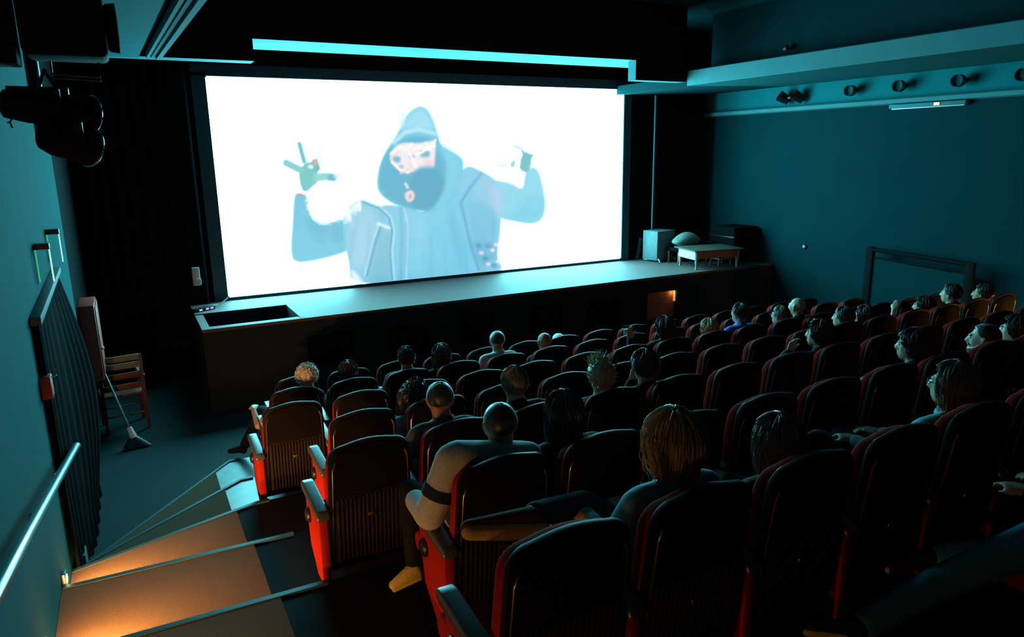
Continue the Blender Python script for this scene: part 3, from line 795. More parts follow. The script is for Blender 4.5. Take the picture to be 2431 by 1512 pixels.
    if not noleg:
        t = NB(); hull(t, [(hips['L'], .086), (hips['R'], .086)])
        for k in 'LR':
            kn, an, toe = LG[k][:3]; cap(t, hips[k], .086, kn, .064); cap(t, kn, .064, kn.lerp(an,.92), .052)
        mesh_obj('trousers', remesh(t, .0145, 3, .5), FB[pants], root)
        for k in 'LR':
            kn, an, toe = LG[k][:3]; q = NB(); f = (toe-an); up = LG[k][3].normalized() if len(LG[k]) > 3 else (an-kn).normalized()
            heel = an+up*.045-f.normalized()*.02; mid = heel.lerp(toe, .6)-up*.012
            sho = 'yellow' if shoe == 'yellow' else shoe
            hull(q, [(an+up*.01, .043), (heel, .034), (mid, .036), (toe, .028)])
            sobj = obj('shoe', q, FB[sho], root, angle=180)
            q = NB(); o_ = up*.030
            if len(LG[k]) > 3: hull(q, [(heel+up*.026, .034), (mid+up*.034, .034), (toe+up*.020, .030)])
            else: hull(q, [(heel+o_*.75, (.030,.030,.012) if abs(up.z) > .6 else .016), (mid+o_, .016), (toe+o_*.8, .014)])
            obj('sole', q, FB[sole], sobj)
    e = NB()
    for q in (-1, 1): lathe(e, [(.001,-.011),(.007,-.008),(.011,0),(.007,.008),(.001,.011)], 10, Matrix.Translation(hp(q*.030,.0775,.008)))
    obj('eyes', e, EYE, root)
    if hair: add_hair('hair', HR[hcol], root, h, yaw, hair, hlen, thick, seed=int(px), nstr={'buzz':0}.get(hair, 170))
    if beard:
        q = NB(); hull(q, [(hp(0,.078,-.085), .024*s), (hp(-.046,.035,-.065), .016*s), (hp(.046,.035,-.065), .016*s), (hp(0,.075,-.125), .016*s)]); hull(q, [(hp(-.06,.005,-.03), .012*s), (hp(-.046,.035,-.065), .016*s)]); hull(q, [(hp(.06,.005,-.03), .012*s), (hp(.046,.035,-.065), .016*s)])
        hull(q, [(hp(-.03,.09,-.047), .007*s), (hp(.03,.09,-.047), .007*s), (hp(0,.098,-.044), .007*s)])
        mesh_obj('beard', remesh(q, .006, 2, .4), HR['brown'], root)
    if glasses:
        q = NB()
        for u in (-1, 1):
            tube(q, [hp(u*.031+.022*math.cos(a), .098, .008+.018*math.sin(a)) for a in np.linspace(0, 2*PI, 15)], .0022, 5)
            tube(q, [hp(u*.053,.096,.012), hp(u*.078,.04,.014), hp(u*.080,-.01,.012)], .0022, 5)
        tube(q, [hp(-.009,.099,.012), hp(.009,.099,.012)], .0022, 5)
        obj('glasses', q, M['blk'], root)
    if band:
        q = NB(); e, w, d = A['L'][:3]; a_ = sh[0].lerp(e,.48); b_ = sh[0].lerp(e,.66); tube(q, [a_, b_], .081, 16, caps=False); tube(q, [b_, a_], .079, 16, caps=False); obj('armband', q, FB['navy'], root)
    return root, st, A, LG

person('person with fluffy grey hair, left leg stuck out into the aisle', 'G', 0, 730, 895, 'curly', 'grey', 0, .022, top='black', skin='light', short=True,
       arms={'L': ((-.31,.30,.50), (-.315,.50,.60), (.3,.9,.1))}, legs={'L': ((-.20,.78,.47), (-.40,.85,.10), (-.52,.97,.04))})
person('person with a smooth dark bob, right of the grey-haired one', 'G', 1, 827, 884, 'smooth', 'black', .07, .012, top='black')
person('person with short dark hair and padded light vest', 'G', 2, 965, 850, 'smooth', 'black', 0, .014, top='grey', collar='grey')
person('person with wavy brown hair and a pale scarf', 'G', 3, 1048, 845, 'smooth', 'brown', .16, .020, top='black', collar='scarf')
person('person with shaved head in a white shirt, front of centre', 'G', 4, 1180, 810, 'buzz', 'brown', 0, .003, top='white', collar='white')
person('person with bald head low in the seat, right of the white shirt', 'G', 5, 1292, 812, None, skin='tan', top='black')
person('person in the front row, only grey crown showing over the seat', 'H', 6, 1325, 812, 'buzz', 'white', 0, .004, top='grey')
person('person with cropped dark hair and orange light across the nape', 'B', 1, 1045, 950, 'buzz', 'black', 0, .005, skin='tan', top='grey', collar='grey', arms={'L': ((-.30,.30,.56), (-.24,.52,.60), (.3,.9,.1))}, short=True, fine=.0085)
person('person with long curly dark hair leaning to the left', 'AB', 1, 988, 940, 'curly', 'black', .20, .022, top='teal')
person('person with short light brown hair, head tall above the seat', 'B', 2, 1221, 912, 'smooth', 'lbrown', 0, .010, top='black')
person('person with long straight dark hair, right of the bald denim wearer', 'C', 1, 1338, 985, 'smooth', 'black', .24, .018, top='black', fine=.0085)
person('person with spiky sandy hair', 'B', 3, 1426, 895, 'spiky', 'sandy', .0, .014, top='black')
person('person with round short dark hair, hand raised to the cheek', 'B', 4, 1530, 872, 'smooth', 'black', 0, .022, top='black', arms={'L': ((-.22,.40,.58), (-.12,.40,.78), (.25,-.05,1), Vector((0,1,0)), .5)}, fine=.0085)
_, DST, DA, _ = person('person with dark hair holding a drink, face to the left', 'A', 7, 1577, 778, 'smooth', 'black', .10, .016, top='black', yaw=.10, arms={'L': ((-.25,.40,.60), (-.235,.47,.82), (.1,.3,1), Vector((.2,1,-.2)), .9)}, fine=.0085)
person('person with straight blond shoulder-length hair near the stage', 'A', 8, 1682, 782, 'smooth', 'blond', .17, .014, top='black')
person('person with short dark hair and bright blue collar', 'A', 9, 1756, 745, 'smooth', 'black', 0, .012, top='blue', collar='blue', yaw=.05)
person('person with glasses leaning down, left of the bald one', 'A', 10, 1852, 750, 'smooth', 'brown', 0, .012, top='black', glasses=True, yaw=.15)
person('person with bald head and dark shoulders against the stage', 'A', 11, 1892, 728, None, skin='light', top='black', yaw=.1)
person('person with dark hair resting chin on a raised hand', 'B', 7, 1945, 795, 'smooth', 'black', .06, .016, top='black', yaw=.25, arms={'L': ((-.20,.50,.60), (-.08,.46,.74), (.15,-.2,1), Vector((0,1,0)), .8)}, fine=.0085)
person('person with dark hair and pale face, right of the chin-resting one', 'AB', 9, 2001, 755, 'smooth', 'black', 0, .014, top='black', yaw=.2)
person('person with long dark hair lit along the forearm', 'AB', 10, 2052, 752, 'smooth', 'black', .16, .014, top='black', yaw=.2, arms={'L': ((-.22,.45,.54), (-.20,.60,.66), (.1,.6,.8))}, short=True)
person('person lifting a bare forearm, before the wall railing', 'AB', 12, 2192, 728, 'smooth', 'black', .05, .014, top='black', yaw=.25, arms={'L': ((-.30,.46,.55), (-.20,.52,.76), (.5,.1,.8))}, short=True)
person('person with dark hair in profile, left of two by the railing', 'AB', 13, 2257, 698, 'smooth', 'black', 0, .014, top='black', yaw=.2)
person('person with short dark hair, right of two by the railing', 'AB', 14, 2332, 698, 'smooth', 'black', 0, .012, top='black', yaw=.3, skin='tan')
person('person with black fringe and lit face in profile', 'C', 6, 2168, 822, 'fringe', 'black', .08, .016, top='black', yaw=.3)
person('person with bald forehead and full beard', 'C', 7, 2335, 805, 'buzz', 'brown', 0, .004, top='black', beard=True, yaw=.35)
person('person in dark clothes at the far right, only a cheek lit', 'C', 8, 2410, 785, 'smooth', 'black', .05, .014, top='black', yaw=.2)
person('person with long straight brown hair, glasses and blue collar', 'D', 4, 2262, 915, 'smooth', 'lbrown', .22, .014, top='teal', collar='teal', yaw=.15, glasses=True)
ds = SEAT['D', 1].location
person('person with layered blond hair in a light jacket', 'D', 1, 1596, 1058, 'smooth', 'blond', .095, .034, top='teal', collar='teal', fine=.0085, pants='black', shoe='redshoe', sole='tan',
       legs={'R': ((-.02,.74,.52), at_y(1258, 1222, 2.24)-ds, at_y(1110, 1252, 2.22)-ds, (-.05,-.8,-.55)), 'L': ((-.10,.76,.46), (-.10,.68,.10), (-.12,.83,.035))})
person('person with long light brown hair swept over the left shoulder', 'D', 2, 1843, 1050, 'smooth', 'lbrown', .20, .016, top='black')
cs = SEAT['C', 0].location
_e = at_y(1022, 1222, 2.86)-cs; _w = at_y(985, 1185, 3.06)-cs; _t = at_z(936, 1388, RZ['C']+.035)-cs; _a = at_z(985, 1345, RZ['C']+.10)-cs
person('person with shaved head in a pale denim jacket, left arm hanging', 'C', 0, 1187, 1010, 'buzz', 'black', 0, .003, skin='tan', top='denim_pale', puff=.020, collar='denim_pale', pants='dark_jeans', shoe='yellow', sole='yellow', band=True, fine=.0085,
       shL=(1072, 1092, 2.84), arms={'L': (_e, _w, (.15,.8,-.5), Vector((-1,0,.2)), .6)}, legs={'L': ((-.20,.76,.47), _a, _t)})
# viewer's neighbour in the rear row: legs crossed, only jeans and shoes reach the frame
st = SEAT['E', 3].location
k1 = at_y(2225, 1385, 1.40)-st; a1 = at_y(2040, 1490, 1.45)-st; k2 = at_y(2440, 1300, 1.45)-st; a2 = at_y(2212, 1318, 1.66)-st; t2 = at_y(2122, 1352, 1.72)-st
person('person in blue jeans with crossed legs, bottom right corner', 'E', 3, 2720, 1040, 'smooth', 'blond', .05, .014, top='brown', pants='jeans', shoe='black', sole='yellow', yaw=0,
       legs={'L': (k1, a1, a1+Vector((-.1,.12,-.05))), 'R': (k2, a2, t2)})
# drink in a clear cup, held by the person in row A
bm = NB(); lathe(bm, [(.028,0),(.030,.004),(.038,.105),(.036,.105),(.0285,.008),(.001,.006)], 20)
c = thing('drink_cup', 'clear plastic cup with a drink, held up before the stage', 'cup', DST+DA['L'][1]+Vector((-.005,.06,.04)))
obj('cup', bm, M['glass'], c)
bm = NB(); lathe(bm, [(.027,.010),(.033,.062),(.001,.062)], 20); obj('drink', bm, M['white'], c)

# ------------------------------------------------------------------ left side: handrail, curtained exit, signs, chair, cabinet, broom
def hz_(y): return (CAMZ-1.91)+(5.47-y)*.2
hr = thing('handrail', 'round steel handrail sloping along the left wall', 'handrail', (XL+.08, 5.47, hz_(5.47)))
def rel(o, pts): return [Vector(p)-o.location for p in pts]
bm = NB(); tube(bm, rel(hr, [(XL+.095,5.50,hz_(5.5)-.01),(XL+.095,5.45,hz_(5.45)),(XL+.08,3.2,hz_(3.2)),(XL+.08,.4,hz_(.4))]), .024, 16); obj('rail', bm, M['steel'], hr, angle=180)
for y in (4.95, 3.9, 2.7, 1.5):
    bm = NB(); tube(bm, rel(hr, [(XL+.08,y,hz_(y)-.02),(XL+.06,y,hz_(y)-.07),(XL+.002,y,hz_(y)-.075)]), .008, 8); obj('bracket', bm, M['steel'], hr)
ex = thing('exit_curtain', 'black curtain under a grey pelmet over the left side exit', 'curtain', (XL, 6.0, 0))
bm = NB(); prism(bm, [(5.02,CAMZ-.97),(6.87,CAMZ-.90),(6.87,CAMZ-.855),(5.02,CAMZ-.915)], 0, XL+.001, XL+.060, bev=.004)
for v in bm.verts: v.co -= ex.location
obj('pelmet', bm, M['pelmet'], ex)
bm = NB()
n = 90; rows = []
for j in range(13):
    u = j/12; z = .80*(1-u)**1*1+ (CAMZ-.93)*u if False else .66+(CAMZ-.93-.66)*u
    row = []
    for i in range(n+1):
        t = i/n; y = 5.05+t*1.8
        zb = z
        if j == 0: zb = (RZ['A']+.03 if y < 5.5 else .22)+.08*math.sin(t*7)
        else: zb = (RZ['A']+.03 if y < 5.5 else .22)*(1-u)+(CAMZ-.93)*u
        bulge = (.11*max(0, math.sin(min(1,(1-u)*1.1)*PI))+.06*(1-u))*t*t
        x = XL+.026+.014*math.sin(t*9*2*PI+2.2*math.sin(t*7)+1.3*u)*(1-.3*u)+bulge
        row.append(bm.verts.new(Vector((x, y, zb))-ex.location))
    rows.append(row)
for j in range(12):
    for i in range(n): bm.faces.new([rows[j][i], rows[j][i+1], rows[j+1][i+1], rows[j+1][i]])
o = obj('drape', bm, M['curtain'], ex, angle=180)
sl = o.modifiers.new('s', 'SOLIDIFY'); sl.thickness = .006
# pale door post behind the curtain bottom
bm = NB(); box(bm, XL+.001, XL+.045, 5.44, 5.60, RZ['G']+.01, at_x(203, 1245, XL+.03).z, bev=.004); struct('trim_15', bm, M['pelmet'])
for nm, yy, zz, lab in (('exit_sign', 5.83, CAMZ-.60, 'small edge-lit exit sign on the left wall, nearer of two'), ('exit_sign', 6.80, CAMZ-.585, 'small edge-lit exit sign on the left wall, farther of two')):
    s_ = thing(nm, lab, 'sign', (XL, yy, zz), group='edge-lit exit signs on the left wall')
    bm = NB(); box(bm, .001, .095, -.035, .035, 0, .04, bev=.006); obj('housing', bm, M['wood_red'], s_)
    bm = NB(); box(bm, .012, .084, -.004, .004, -.22, -.001); obj('panel', bm, M['glass'], s_)
    bm = NB(); box(bm, .0845, .093, -.006, .006, -.225, -.001); obj('bright_edge', bm, M['whitee'], s_)
    bm = NB(); box(bm, .004, .0115, -.006, .006, -.225, -.001); obj('green_edge', bm, M['green'], s_)
cb = at_x(115, 905, XL+.03)
t_ = thing('alarm_box', 'small dark red alarm box on the left wall beside the curtain', 'alarm', (XL, cb.y-.12, cb.z))
bm = NB(); box(bm, .001, .06, -.055, .055, -.07, .07, bev=.008); obj('housing', bm, M['redp'], t_)
bm = NB(); tube(bm, [(.06,.02,.05),(.085,.02,.06),(.085,.02,.10)], .006, 8); obj('hook', bm, M['steel'], t_)
t_ = thing('hose_cabinet', 'tall red fire hose cabinet on the dark left wall', 'cabinet', (XL, 9.1, 1.2))
bm = NB(); box(bm, .001, .16, -.30, .30, -.42, .42, bev=.008); obj('body', bm, M['redp'], t_)
bm = NB(); box(bm, .161, .172, -.27, .27, -.39, .39, bev=.003); d_ = obj('door', bm, M['redp'], t_)
bm = NB(); lathe(bm, [(.02,0),(.022,.01),(.015,.022),(.002,.026)], 14, Matrix.Translation((.172,-.2,-.08))@Matrix.Rotation(PI/2,4,'Y')); obj('knob', bm, M['white'], d_)
# wooden chair by the far end of the aisle
ch = thing('wooden_chair', 'old wooden armchair with slatted back at the end of the aisle', 'chair', (-.29, 9.42, 0), rz=.12)
for x in (-.22, .22):
    for y, h in ((-.19,.92), (.21,.64)):
        bm = NB(); tube(bm, [(x,y,0),(x*.97,y*.98,.45),(x*.97,y*1.05,h)], [.017,.022,.018], 8); obj('leg', bm, M['wood_red'], ch)
    bm = NB(); box(bm, x-.025, x+.025, -.20, .25, .64, .665, bev=.008); obj('armrest', bm, M['wood'], ch)
bm = NB(); box(bm, -.235, .235, -.20, .23, .435, .465, bev=.006); obj('seat', bm, M['wood_red'], ch)
for z in (.55, .68, .80, .89):
    bm = NB(); box(bm, -.21, .21, -.212, -.188, z-.035, z+.035, bev=.006); obj('slat', bm, M['wood'] if z > .7 else M['wood_red'], ch)
for y in (-.18, .2):
    bm = NB(); tube(bm, [(-.21,y,.2),(.21,y,.2)], .01, 8); obj('stretcher', bm, M['wood_red'], ch)
b0 = Vector((-.19, 8.62, .02)); b1 = Vector((-.47, 9.06, .98))
br = thing('broom', 'long-handled broom leaning across the aisle before the chair', 'broom', b0)
bm = NB(); d = (b1-b0); tube(bm, [d*.2, d], .012, 10); obj('handle', bm, M['steel'], br)
bm = NB(); tube(bm, [d*.09, d*.21], [.04,.026], 12); obj('collar', bm, M['white'], br)
bm = NB(); hull(bm, [(d*.10, (.05,.035,.012)), (Vector((0,0,.0)), (.15,.05,.014))]); obj('brush_head', bm, M['blk'], br)

# hanging spotlights at the upper left
def at4(px, py, Y=4.2): return at_y(px, py, Y)
LOC = at4(150, 250)
def spot(label, px, py, L, r, tiltv, Y=4.2):
    p = at4(px, py, Y); t = thing('stage_spotlight', label, 'spotlight', p, group='spotlights hung at the upper left')
    q = Vector(tiltv).to_track_quat('Z', 'Y').to_matrix().to_4x4()
    bm = NB(); lathe(bm, [(.02,-L/2),(r*.75,-L/2+.01),(r*.9,-L/4),(r*.92,L/2-.03),(r,L/2-.03),(r,L/2),(r*.93,L/2),(r*.90,L/2-.05),(.005,L/2-.055)], 24, q); obj('can', bm, M['matte'], t)
    bm = NB(); tube(bm, [q@Vector((r*.985*math.cos(a), r*.985*math.sin(a), L/2)) for a in np.linspace(0, 2*PI, 33)], .006, 8); obj('rim', bm, M['steel'], t)
    bm = NB(); lathe(bm, [(r*.86,L/2-.052),(r*.86,L/2-.04),(r*.4,L/2-.025),(.002,L/2-.022)], 24, q); obj('lens', bm, M['glass'], t)
    bm = NB(); tube(bm, [q@Vector((-r-.015,0,0)), q@Vector((-r-.015,0,0))+Vector((0,0,.08)), Vector((0,0,r+.09)), q@Vector((r+.015,0,0))+Vector((0,0,.08)), q@Vector((r+.015,0,0))], .009, 8); obj('yoke', bm, M['blkm'], t)
    return t, p
spot('black spotlight can, upper one of two pointing at the stage', 118, 258, .40, .085, (.9,.5,-.08))
spot('black spotlight can, lower one of two below the lamp bar', 160, 335, .24, .095, (.75,.6,-.25))
p = at4(165, 62)
t_ = thing('lamp_housing', 'large black lamp housing hung below the left ceiling', 'spotlight', p)
bm = NB(); box(bm, -.20, .15, -.16, .16, -.15, .17, bev=.03, seg=3); obj('body', bm, M['matte'], t_)
bm = NB(); lathe(bm, [(.10,0),(.11,.01),(.115,.05),(.10,.055),(.005,.05)], 24, Matrix.Translation((.15,0,0))@Matrix.Rotation(PI/2,4,'Y')); obj('bezel', bm, M['matte'], t_)
bm = NB()
for z in (-.16, -.175): tube(bm, [(-.10,0,z),(-.10,0,z-.06),(.10,0,z-.07),(.10,0,z)], .006, 6)
obj('wire_guard', bm, M['blkm'], t_)
pt = at4(95, 0)
t_ = thing('lamp_bar', 'black vertical lamp bar carrying the spotlights', 'lamp bar', (at4(85,150).x-.03, 4.36, 4.24))
zb = at4(85,330).z-4.24
bm = NB(); tube(bm, [(0,0,0),(0,0,zb)], .030, 12); obj('pole', bm, M['blkm'], t_)
bm = NB(); box(bm, -.12, .14, -.03, .03, at4(85,215).z-4.24-.03, at4(85,215).z-4.24+.03, bev=.005); obj('crossbar', bm, M['blkm'], t_)
bm = NB(); box(bm, -.08, .08, -.06, .06, -.012, -.0005, bev=.003); obj('ceiling_plate', bm, M['blkm'], t_)
bm = NB(); x_ = at4(15,100).x; p = at4(20, 90)
t2 = thing('lamp_ballast', 'black box fixture at the top left edge beside the lamp bar', 'lamp', (p.x-.02, 4.2, p.z+.1))
box(bm, -.10, .05, -.10, .10, -.22, .30, bev=.01); obj('body', bm, M['matte'], t2)
for a, b_ in (((15,235),(30,300)), ((28,262),(60,262)), ((20,270),(18,300))):
    pass
t3 = thing('cable_loop', 'loose black cables dangling under the lamp bar', 'cable', at4(30,270))
bm = NB(); c0 = t3.location
tube(bm, [at4(q[0],q[1])-c0 for q in ((40,225),(18,245),(5,262),(20,262),(28,285),(18,292))], .005, 6)
tube(bm, [at4(q[0],q[1])-c0 for q in ((70,230),(48,262),(30,275),(24,290),(30,304))], .005, 6)
obj('cable', bm, M['blk'], t3)

# ------------------------------------------------------------------ right wall: lamps, tube light, railing
YS = [(7.91,'first'),(7.09,'second'),(6.22,'third'),(5.40,'fourth'),(4.55,'fifth')]
for y, w in YS:
    t_ = thing('wall_spotlight', 'round pale wall spotlight above the right rail, %s from the stage' % w, 'spotlight', (XR, y, CAMZ+.863), group='round spotlights above the right rail')
    bm = NB(); lathe(bm, [(.03,0),(.03,.06),(.075,.075),(.085,.11),(.085,.19),(.078,.19),(.07,.14),(.005,.13)], 20, Matrix.Rotation(-PI/2,4,'Y')@Matrix.Rotation(.0,4,'X')); obj('head', bm, M['wall'], t_)
    bm = NB(); lathe(bm, [(.04,0),(.04,.012),(.005,.014)], 16, Matrix.Rotation(-PI/2,4,'Y')); obj('mount', bm, M['pale'], t_)
t_ = thing('twin_spotlight', 'black twin spotlight on the right wall nearest the stage', 'spotlight', (XR, 9.08, CAMZ+.835))
for dy in (-.15, .15):
    bm = NB(); lathe(bm, [(.02,-.10),(.07,-.09),(.09,.06),(.092,.10),(.085,.10),(.08,.05),(.003,.04)], 20, Matrix.Translation((-.12,dy,0))@Matrix.Rotation(-PI/2+.6,4,'Y')@Matrix.Rotation(-.5,4,'X')); obj('head', bm, M['blkm'], t_)
bm = NB(); box(bm, -.13, -.001, -.03, .03, -.02, .02); box(bm, -.14, -.11, -.13, .13, -.012, .012); obj('bracket', bm, M['blkm'], t_)
t_ = thing('rail_light', 'long thin light fitting under the right wall rail', 'light', (XR, 6.68, CAMZ+.585))
bm = NB(); box(bm, -.10, -.012, -.57, .57, -.035, .02, bev=.006); obj('body', bm, M['pale'], t_)
bm = NB(); box(bm, -.075, -.035, -.54, .54, -.05, -.0355, bev=.004); obj('diffuser', bm, M['white'], t_)
bm = NB(); box(bm, -.112, -.101, -.21, -.13, -.028, .012, bev=.002); obj('indicator', bm, M['yellow'], t_)
pr = at_x(1911, 585, XR)
t_ = thing('wall_button', 'tiny lit call button on the right wall above the stage edge', 'button', (XR, pr.y, pr.z))
bm = NB(); lathe(bm, [(.045,0),(.045,.02),(.035,.03),(.003,.03)], 16, Matrix.Rotation(-PI/2,4,'Y')); obj('base', bm, M['blk'], t_)
bm = NB(); lathe(bm, [(.02,.0301),(.018,.036),(.002,.038)], 12, Matrix.Rotation(-PI/2,4,'Y')); obj('light', bm, M['redled'], t_)
q0 = at_x(1875, 115, 8.65)
t_ = thing('wall_hook', 'small dark bracket on the upper right wall', 'bracket', (8.659, q0.y, q0.z))
bm = NB(); tube(bm, [(-.001,0,0),(-.06,0,-.01),(-.085,0,.03)], .012, 8); obj('arm', bm, M['blkm'], t_)
bm = NB(); box(bm, -.12, -.06, -.035, .035, -.03, .04, bev=.008); obj('body', bm, M['blkm'], t_)
# railing along the right wall exit
X_ = XR-.22
ra = thing('exit_railing', 'dark framed railing panel along the right wall', 'railing', (X_, 6.6, 0))
pa = at_x(2068, 588, X_); pb = at_x(2305, 628, X_)
for nm, y in (('post', pa.y), ('post', pb.y)):
    bm = NB(); box(bm, -.035, .035, y-.06-6.6, y+.06-6.6, RZ['G'] if y > 6.3 else RZ['A'], pa.z+(.02 if y > 6.3 else -.04), bev=.006); obj(nm, bm, M['matte'], ra)
bm = NB(); tube(bm, [(0,pa.y-6.6,pa.z-.02),(0,pb.y-6.6,pb.z+.0)], .035, 10); obj('top_rail', bm, M['matte'], ra)
bm = NB(); tube(bm, [(0,pa.y-6.6,pa.z-.14),(0,pb.y-6.6,pb.z-.13)], .018, 10); obj('mid_rail', bm, M['matte'], ra)
bm = NB(); prism(bm, [(pa.y-6.66,pa.z-.16),(pb.y-6.54,pb.z-.15),(pb.y-6.54,.45),(pa.y-6.66,.45)], 0, -.008, .008); obj('infill_panel', bm, M['wall_r'], ra)

# ------------------------------------------------------------------ things on the stage
def on_stage(px, py): return at_z(px, py, STZ)
ta = on_stage(1613,636); tb = on_stage(1651,641); tc_ = on_stage(1754,634)
ux = (tc_-tb); ang = math.atan2(ux.y, ux.x)
tw = ux.length; td = 0.62
ctr = tb+Vector((math.cos(ang), math.sin(ang), 0))*tw/2+Vector((-math.sin(ang), math.cos(ang), 0))*td/2
tt = thing('wooden_table', 'old wooden table with drawer apron on the right of the stage', 'table', (ctr.x, ctr.y, STZ), rz=ang)
bm = NB(); box(bm, -tw/2-.06, tw/2+.06, -td/2-.06, td/2+.06, .322, .345, bev=.006); obj('tabletop', bm, M['table_top'], tt)
bm = NB()
box(bm, -tw/2+.02, tw/2-.02, -td/2, -td/2+.02, .19, .321); box(bm, -tw/2+.02, tw/2-.02, td/2-.02, td/2, .19, .321)
obj('apron', bm, M['wood_red'], tt)
bm = NB(); box(bm, -tw/2-.005, -tw/2+.018, -td/2+.03, td/2-.03, .17, .321, bev=.004); obj('side_apron', bm, M['white'], tt)
bm = NB(); box(bm, tw/2-.018, tw/2+.005, -td/2+.03, td/2-.03, .17, .321, bev=.004); obj('side_apron', bm, M['wood_red'], tt)
for x in (-1, 1):
    for y in (-1, 1):
        bm = NB(); lathe(bm, [(.026,0),(.020,.015),(.018,.07),(.028,.14),(.022,.155),(.036,.17),(.036,.321)], 12, Matrix.Translation((x*(tw/2-.03), y*(td/2-.03), 0))); obj('leg', bm, M['wood'], tt)
sp = on_stage(1560, 618)
k = thing('stage_loudspeaker', 'grey loudspeaker cabinet standing right of the screen', 'loudspeaker', (8.98, 10.84, STZ), rz=.12)
hh = at_y(1560, 547, 10.8).z-STZ
bm = NB(); box(bm, -.25, .23, -.19, .19, .03, hh, bev=.012); obj('cabinet', bm, M['greyb'], k)
bm = NB(); box(bm, .231, .242, -.17, .17, .06, hh-.03, bev=.004); obj('grille', bm, M['blk'], k)
for x in (-.22, .2):
    bm = NB(); tube(bm, [(x,-.24,.01),(x,-.205,.06),(x,.17,.022)], .012, 6); obj('foot', bm, M['white'], k)
a_ = thing('stage_bench', 'low black bench behind the table on the stage', 'bench', (9.335, 10.41, STZ))
bm = NB(); box(bm, -.385, .385, -.19, .19, .22, .29, bev=.02, seg=3); obj('seat', bm, M['curtain'], a_)
bm = NB(); box(bm, -.37, .37, -.175, -.16, .12, .2195); obj('apron', bm, M['curtain'], a_)
for x in (-.34, .34):
    for y in (-.14, .14):
        bm = NB(); box(bm, x-.025, x+.025, y-.018, y+.025, 0, .2195, bev=.004); obj('leg', bm, M['wood_red'], a_)
cu = at_y(1630, 571, 10.40)
bm = NB()
t__ = bmesh.new(); bmesh.ops.create_uvsphere(t__, u_segments=32, v_segments=18, radius=1)
for v in t__.verts:
    x, y, z = v.co
    e = (1-abs(x)**4*.25); k_ = abs(x)**3; v.co = Vector((x*.33, y*.17*(1+.2*k_), z*.10*(1-.35*k_)+.07*max(0,z)*(1-x*x)+.003*math.sin(x*55)))
join(bm, t__)
pl = obj('striped_cushion', bm, M['cloth_pale'], loc=(cu.x, 10.40, STZ+.395)); pl.rotation_euler = (0, 0, .05)
tag(pl, 'pale striped cushion lying on the low black bench on stage', 'cushion')
dk = at_y(1682, 566, 10.1)
bx = on_stage(1750, 618)
k = thing('flight_case', 'black equipment case at the right end of the stage', 'case', (10.085, 9.76, STZ))
hh = at_y(1740, 542, 9.7).z-STZ
bm = NB(); box(bm, -.30, .30, -.05, .55, .03, hh, bev=.01); obj('body', bm, M['curtain'], k)
bm = NB(); box(bm, -.31, .31, -.06, .56, hh*.72, hh*.75, bev=.003); obj('rim', bm, M['blkm'], k)
for x in (-.24, .24):
    for y in (.02, .48):
        bm = NB(); lathe(bm, [(.02,0),(.03,.005),(.03,.025),(.02,.03)], 12, Matrix.Translation((x,y,0))); obj('caster', bm, M['blkm'], k)
p0 = on_stage(1521, 617)
bm = NB(); box(bm, -.04, .04, -.012, .012, 0, .42, bev=.003)
pk = obj('wooden_plank', bm, M['greyb'], loc=(p0.x, p0.y+.1, STZ+.004)); pk.rotation_euler = (0, .22, .3); tag(pk, 'short grey plank leaning beside the loudspeaker on stage', 'plank')
pb_ = at_z(1720, 605, STZ+.42)
st_ = thing('wooden_stool', 'small low wooden stool tucked under the stage table', 'stool', (on_stage(1712,630).x, 9.74, STZ))
bm = NB(); box(bm, -.17, .17, -.14, .14,   .13, .155, bev=.006); obj('seat', bm, M['wood'], st_)
for x in (-.13, .13):
    for y in (-.1, .1):
        bm = NB(); tube(bm, [(x*1.15,y*1.1,0),(x,y,.13)], .014, 8); obj('leg', bm, M['wood_red'], st_)
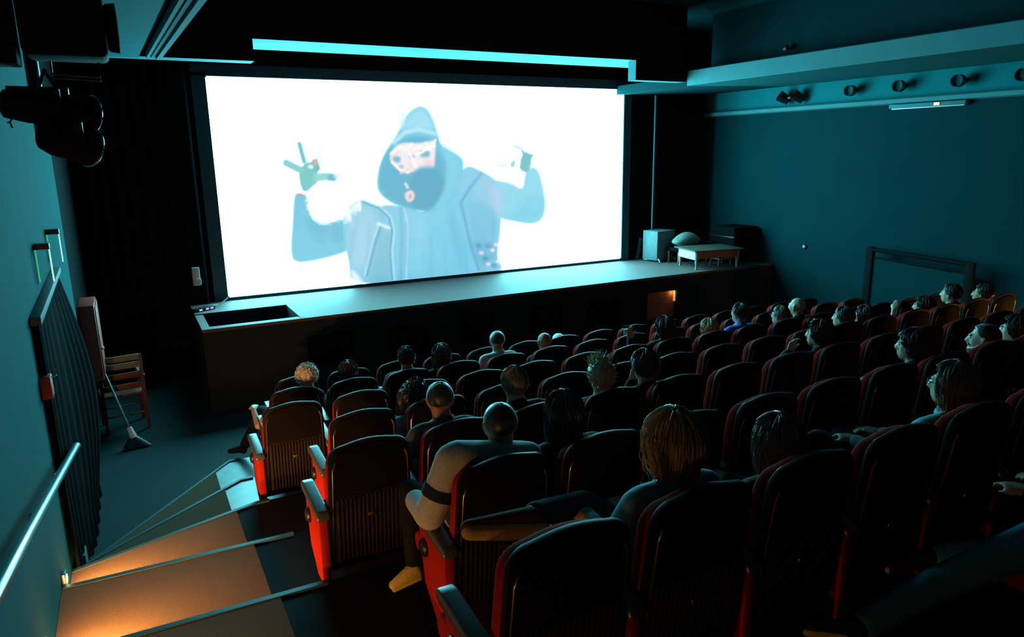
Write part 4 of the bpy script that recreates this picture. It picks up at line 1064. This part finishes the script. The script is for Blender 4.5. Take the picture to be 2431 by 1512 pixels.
# left end of the stage: socket box, blinking device with cable
sb = at_y(466, 657, 11.0)
t_ = thing('socket_box', 'pale grey socket box on the dark curtain left of the screen', 'socket', (sb.x, 11.03, sb.z))
bm = NB(); box(bm, -.05, .05, -.03, .03, -.13, .13, bev=.01); obj('body', bm, M['socket'], t_)
bm = NB(); box(bm, -.03, .06, -.045, -.0305, -.12, -.03, bev=.006); obj('plug', bm, M['socket'], t_)
dv = at_z(490, 724, STZ)
t_ = thing('power_strip', 'black power strip with purple lights on the stage corner', 'power strip', (.80, 10.62, STZ), rz=.5)
bm = NB(); box(bm, -.16, .16, -.04, .04, .001, .05, bev=.008); obj('body', bm, M['blk'], t_)
for x in (-.07, .03, .10):
    bm = NB(); box(bm, x-.022, x+.022, -.0415, -.0405, .014, .036); obj('light', bm, M['purple'], t_)
bm = NB(); tube(bm, [(.16+.13*math.sin(a*1.0)*1.0, .05+.02*a, .012+.10*max(0,math.sin(a))) for a in np.linspace(0, 6.3, 30)], .006, 6)
tag(obj('cable_coil', bm, M['white'], loc=(.86, 10.74, STZ)), 'loose loop of pale cable beside the power strip', 'cable')

# niche lamp light
L = bpy.data.lights.new('niche_lamp', 'POINT'); L.energy = .35; L.color = (1,.45,.12); L.shadow_soft_size = .02
o = bpy.data.objects.new('niche_lamp', L); COL.objects.link(o); o.location = (NICHE[1]-.06, STY-.06, NICHE[3]-.05)

# ------------------------------------------------------------------ world, camera, view
w = bpy.data.worlds.new('world'); SC.world = w; w.use_nodes = True
w.node_tree.nodes['Background'].inputs['Color'].default_value = (.003,.008,.010,1)
w.node_tree.nodes['Background'].inputs['Strength'].default_value = .1
cam = bpy.data.cameras.new('camera'); co = bpy.data.objects.new('camera', cam); COL.objects.link(co)
cam.sensor_fit = 'HORIZONTAL'; cam.sensor_width = 36; cam.lens = 36*F/W_; cam.clip_start = .02; cam.clip_end = 100
cx_ = Vector(RW[:,0]); cy_ = -Vector(RW[:,1]); cz_ = -Vector(RW[:,2])
mw = Matrix((( cx_.x, cy_.x, cz_.x, 0), (cx_.y, cy_.y, cz_.y, 0), (cx_.z, cy_.z, cz_.z, CAMZ), (0,0,0,1)))
co.matrix_world = mw
SC.camera = co
SC.view_settings.view_transform = 'Standard'; SC.view_settings.look = 'None'
SC.view_settings.exposure = 0; SC.view_settings.gamma = 1; SC.view_settings.use_curve_mapping = False
SC.cycles.use_denoising = True; SC.cycles.max_bounces = 8; SC.cycles.sample_clamp_indirect = 4
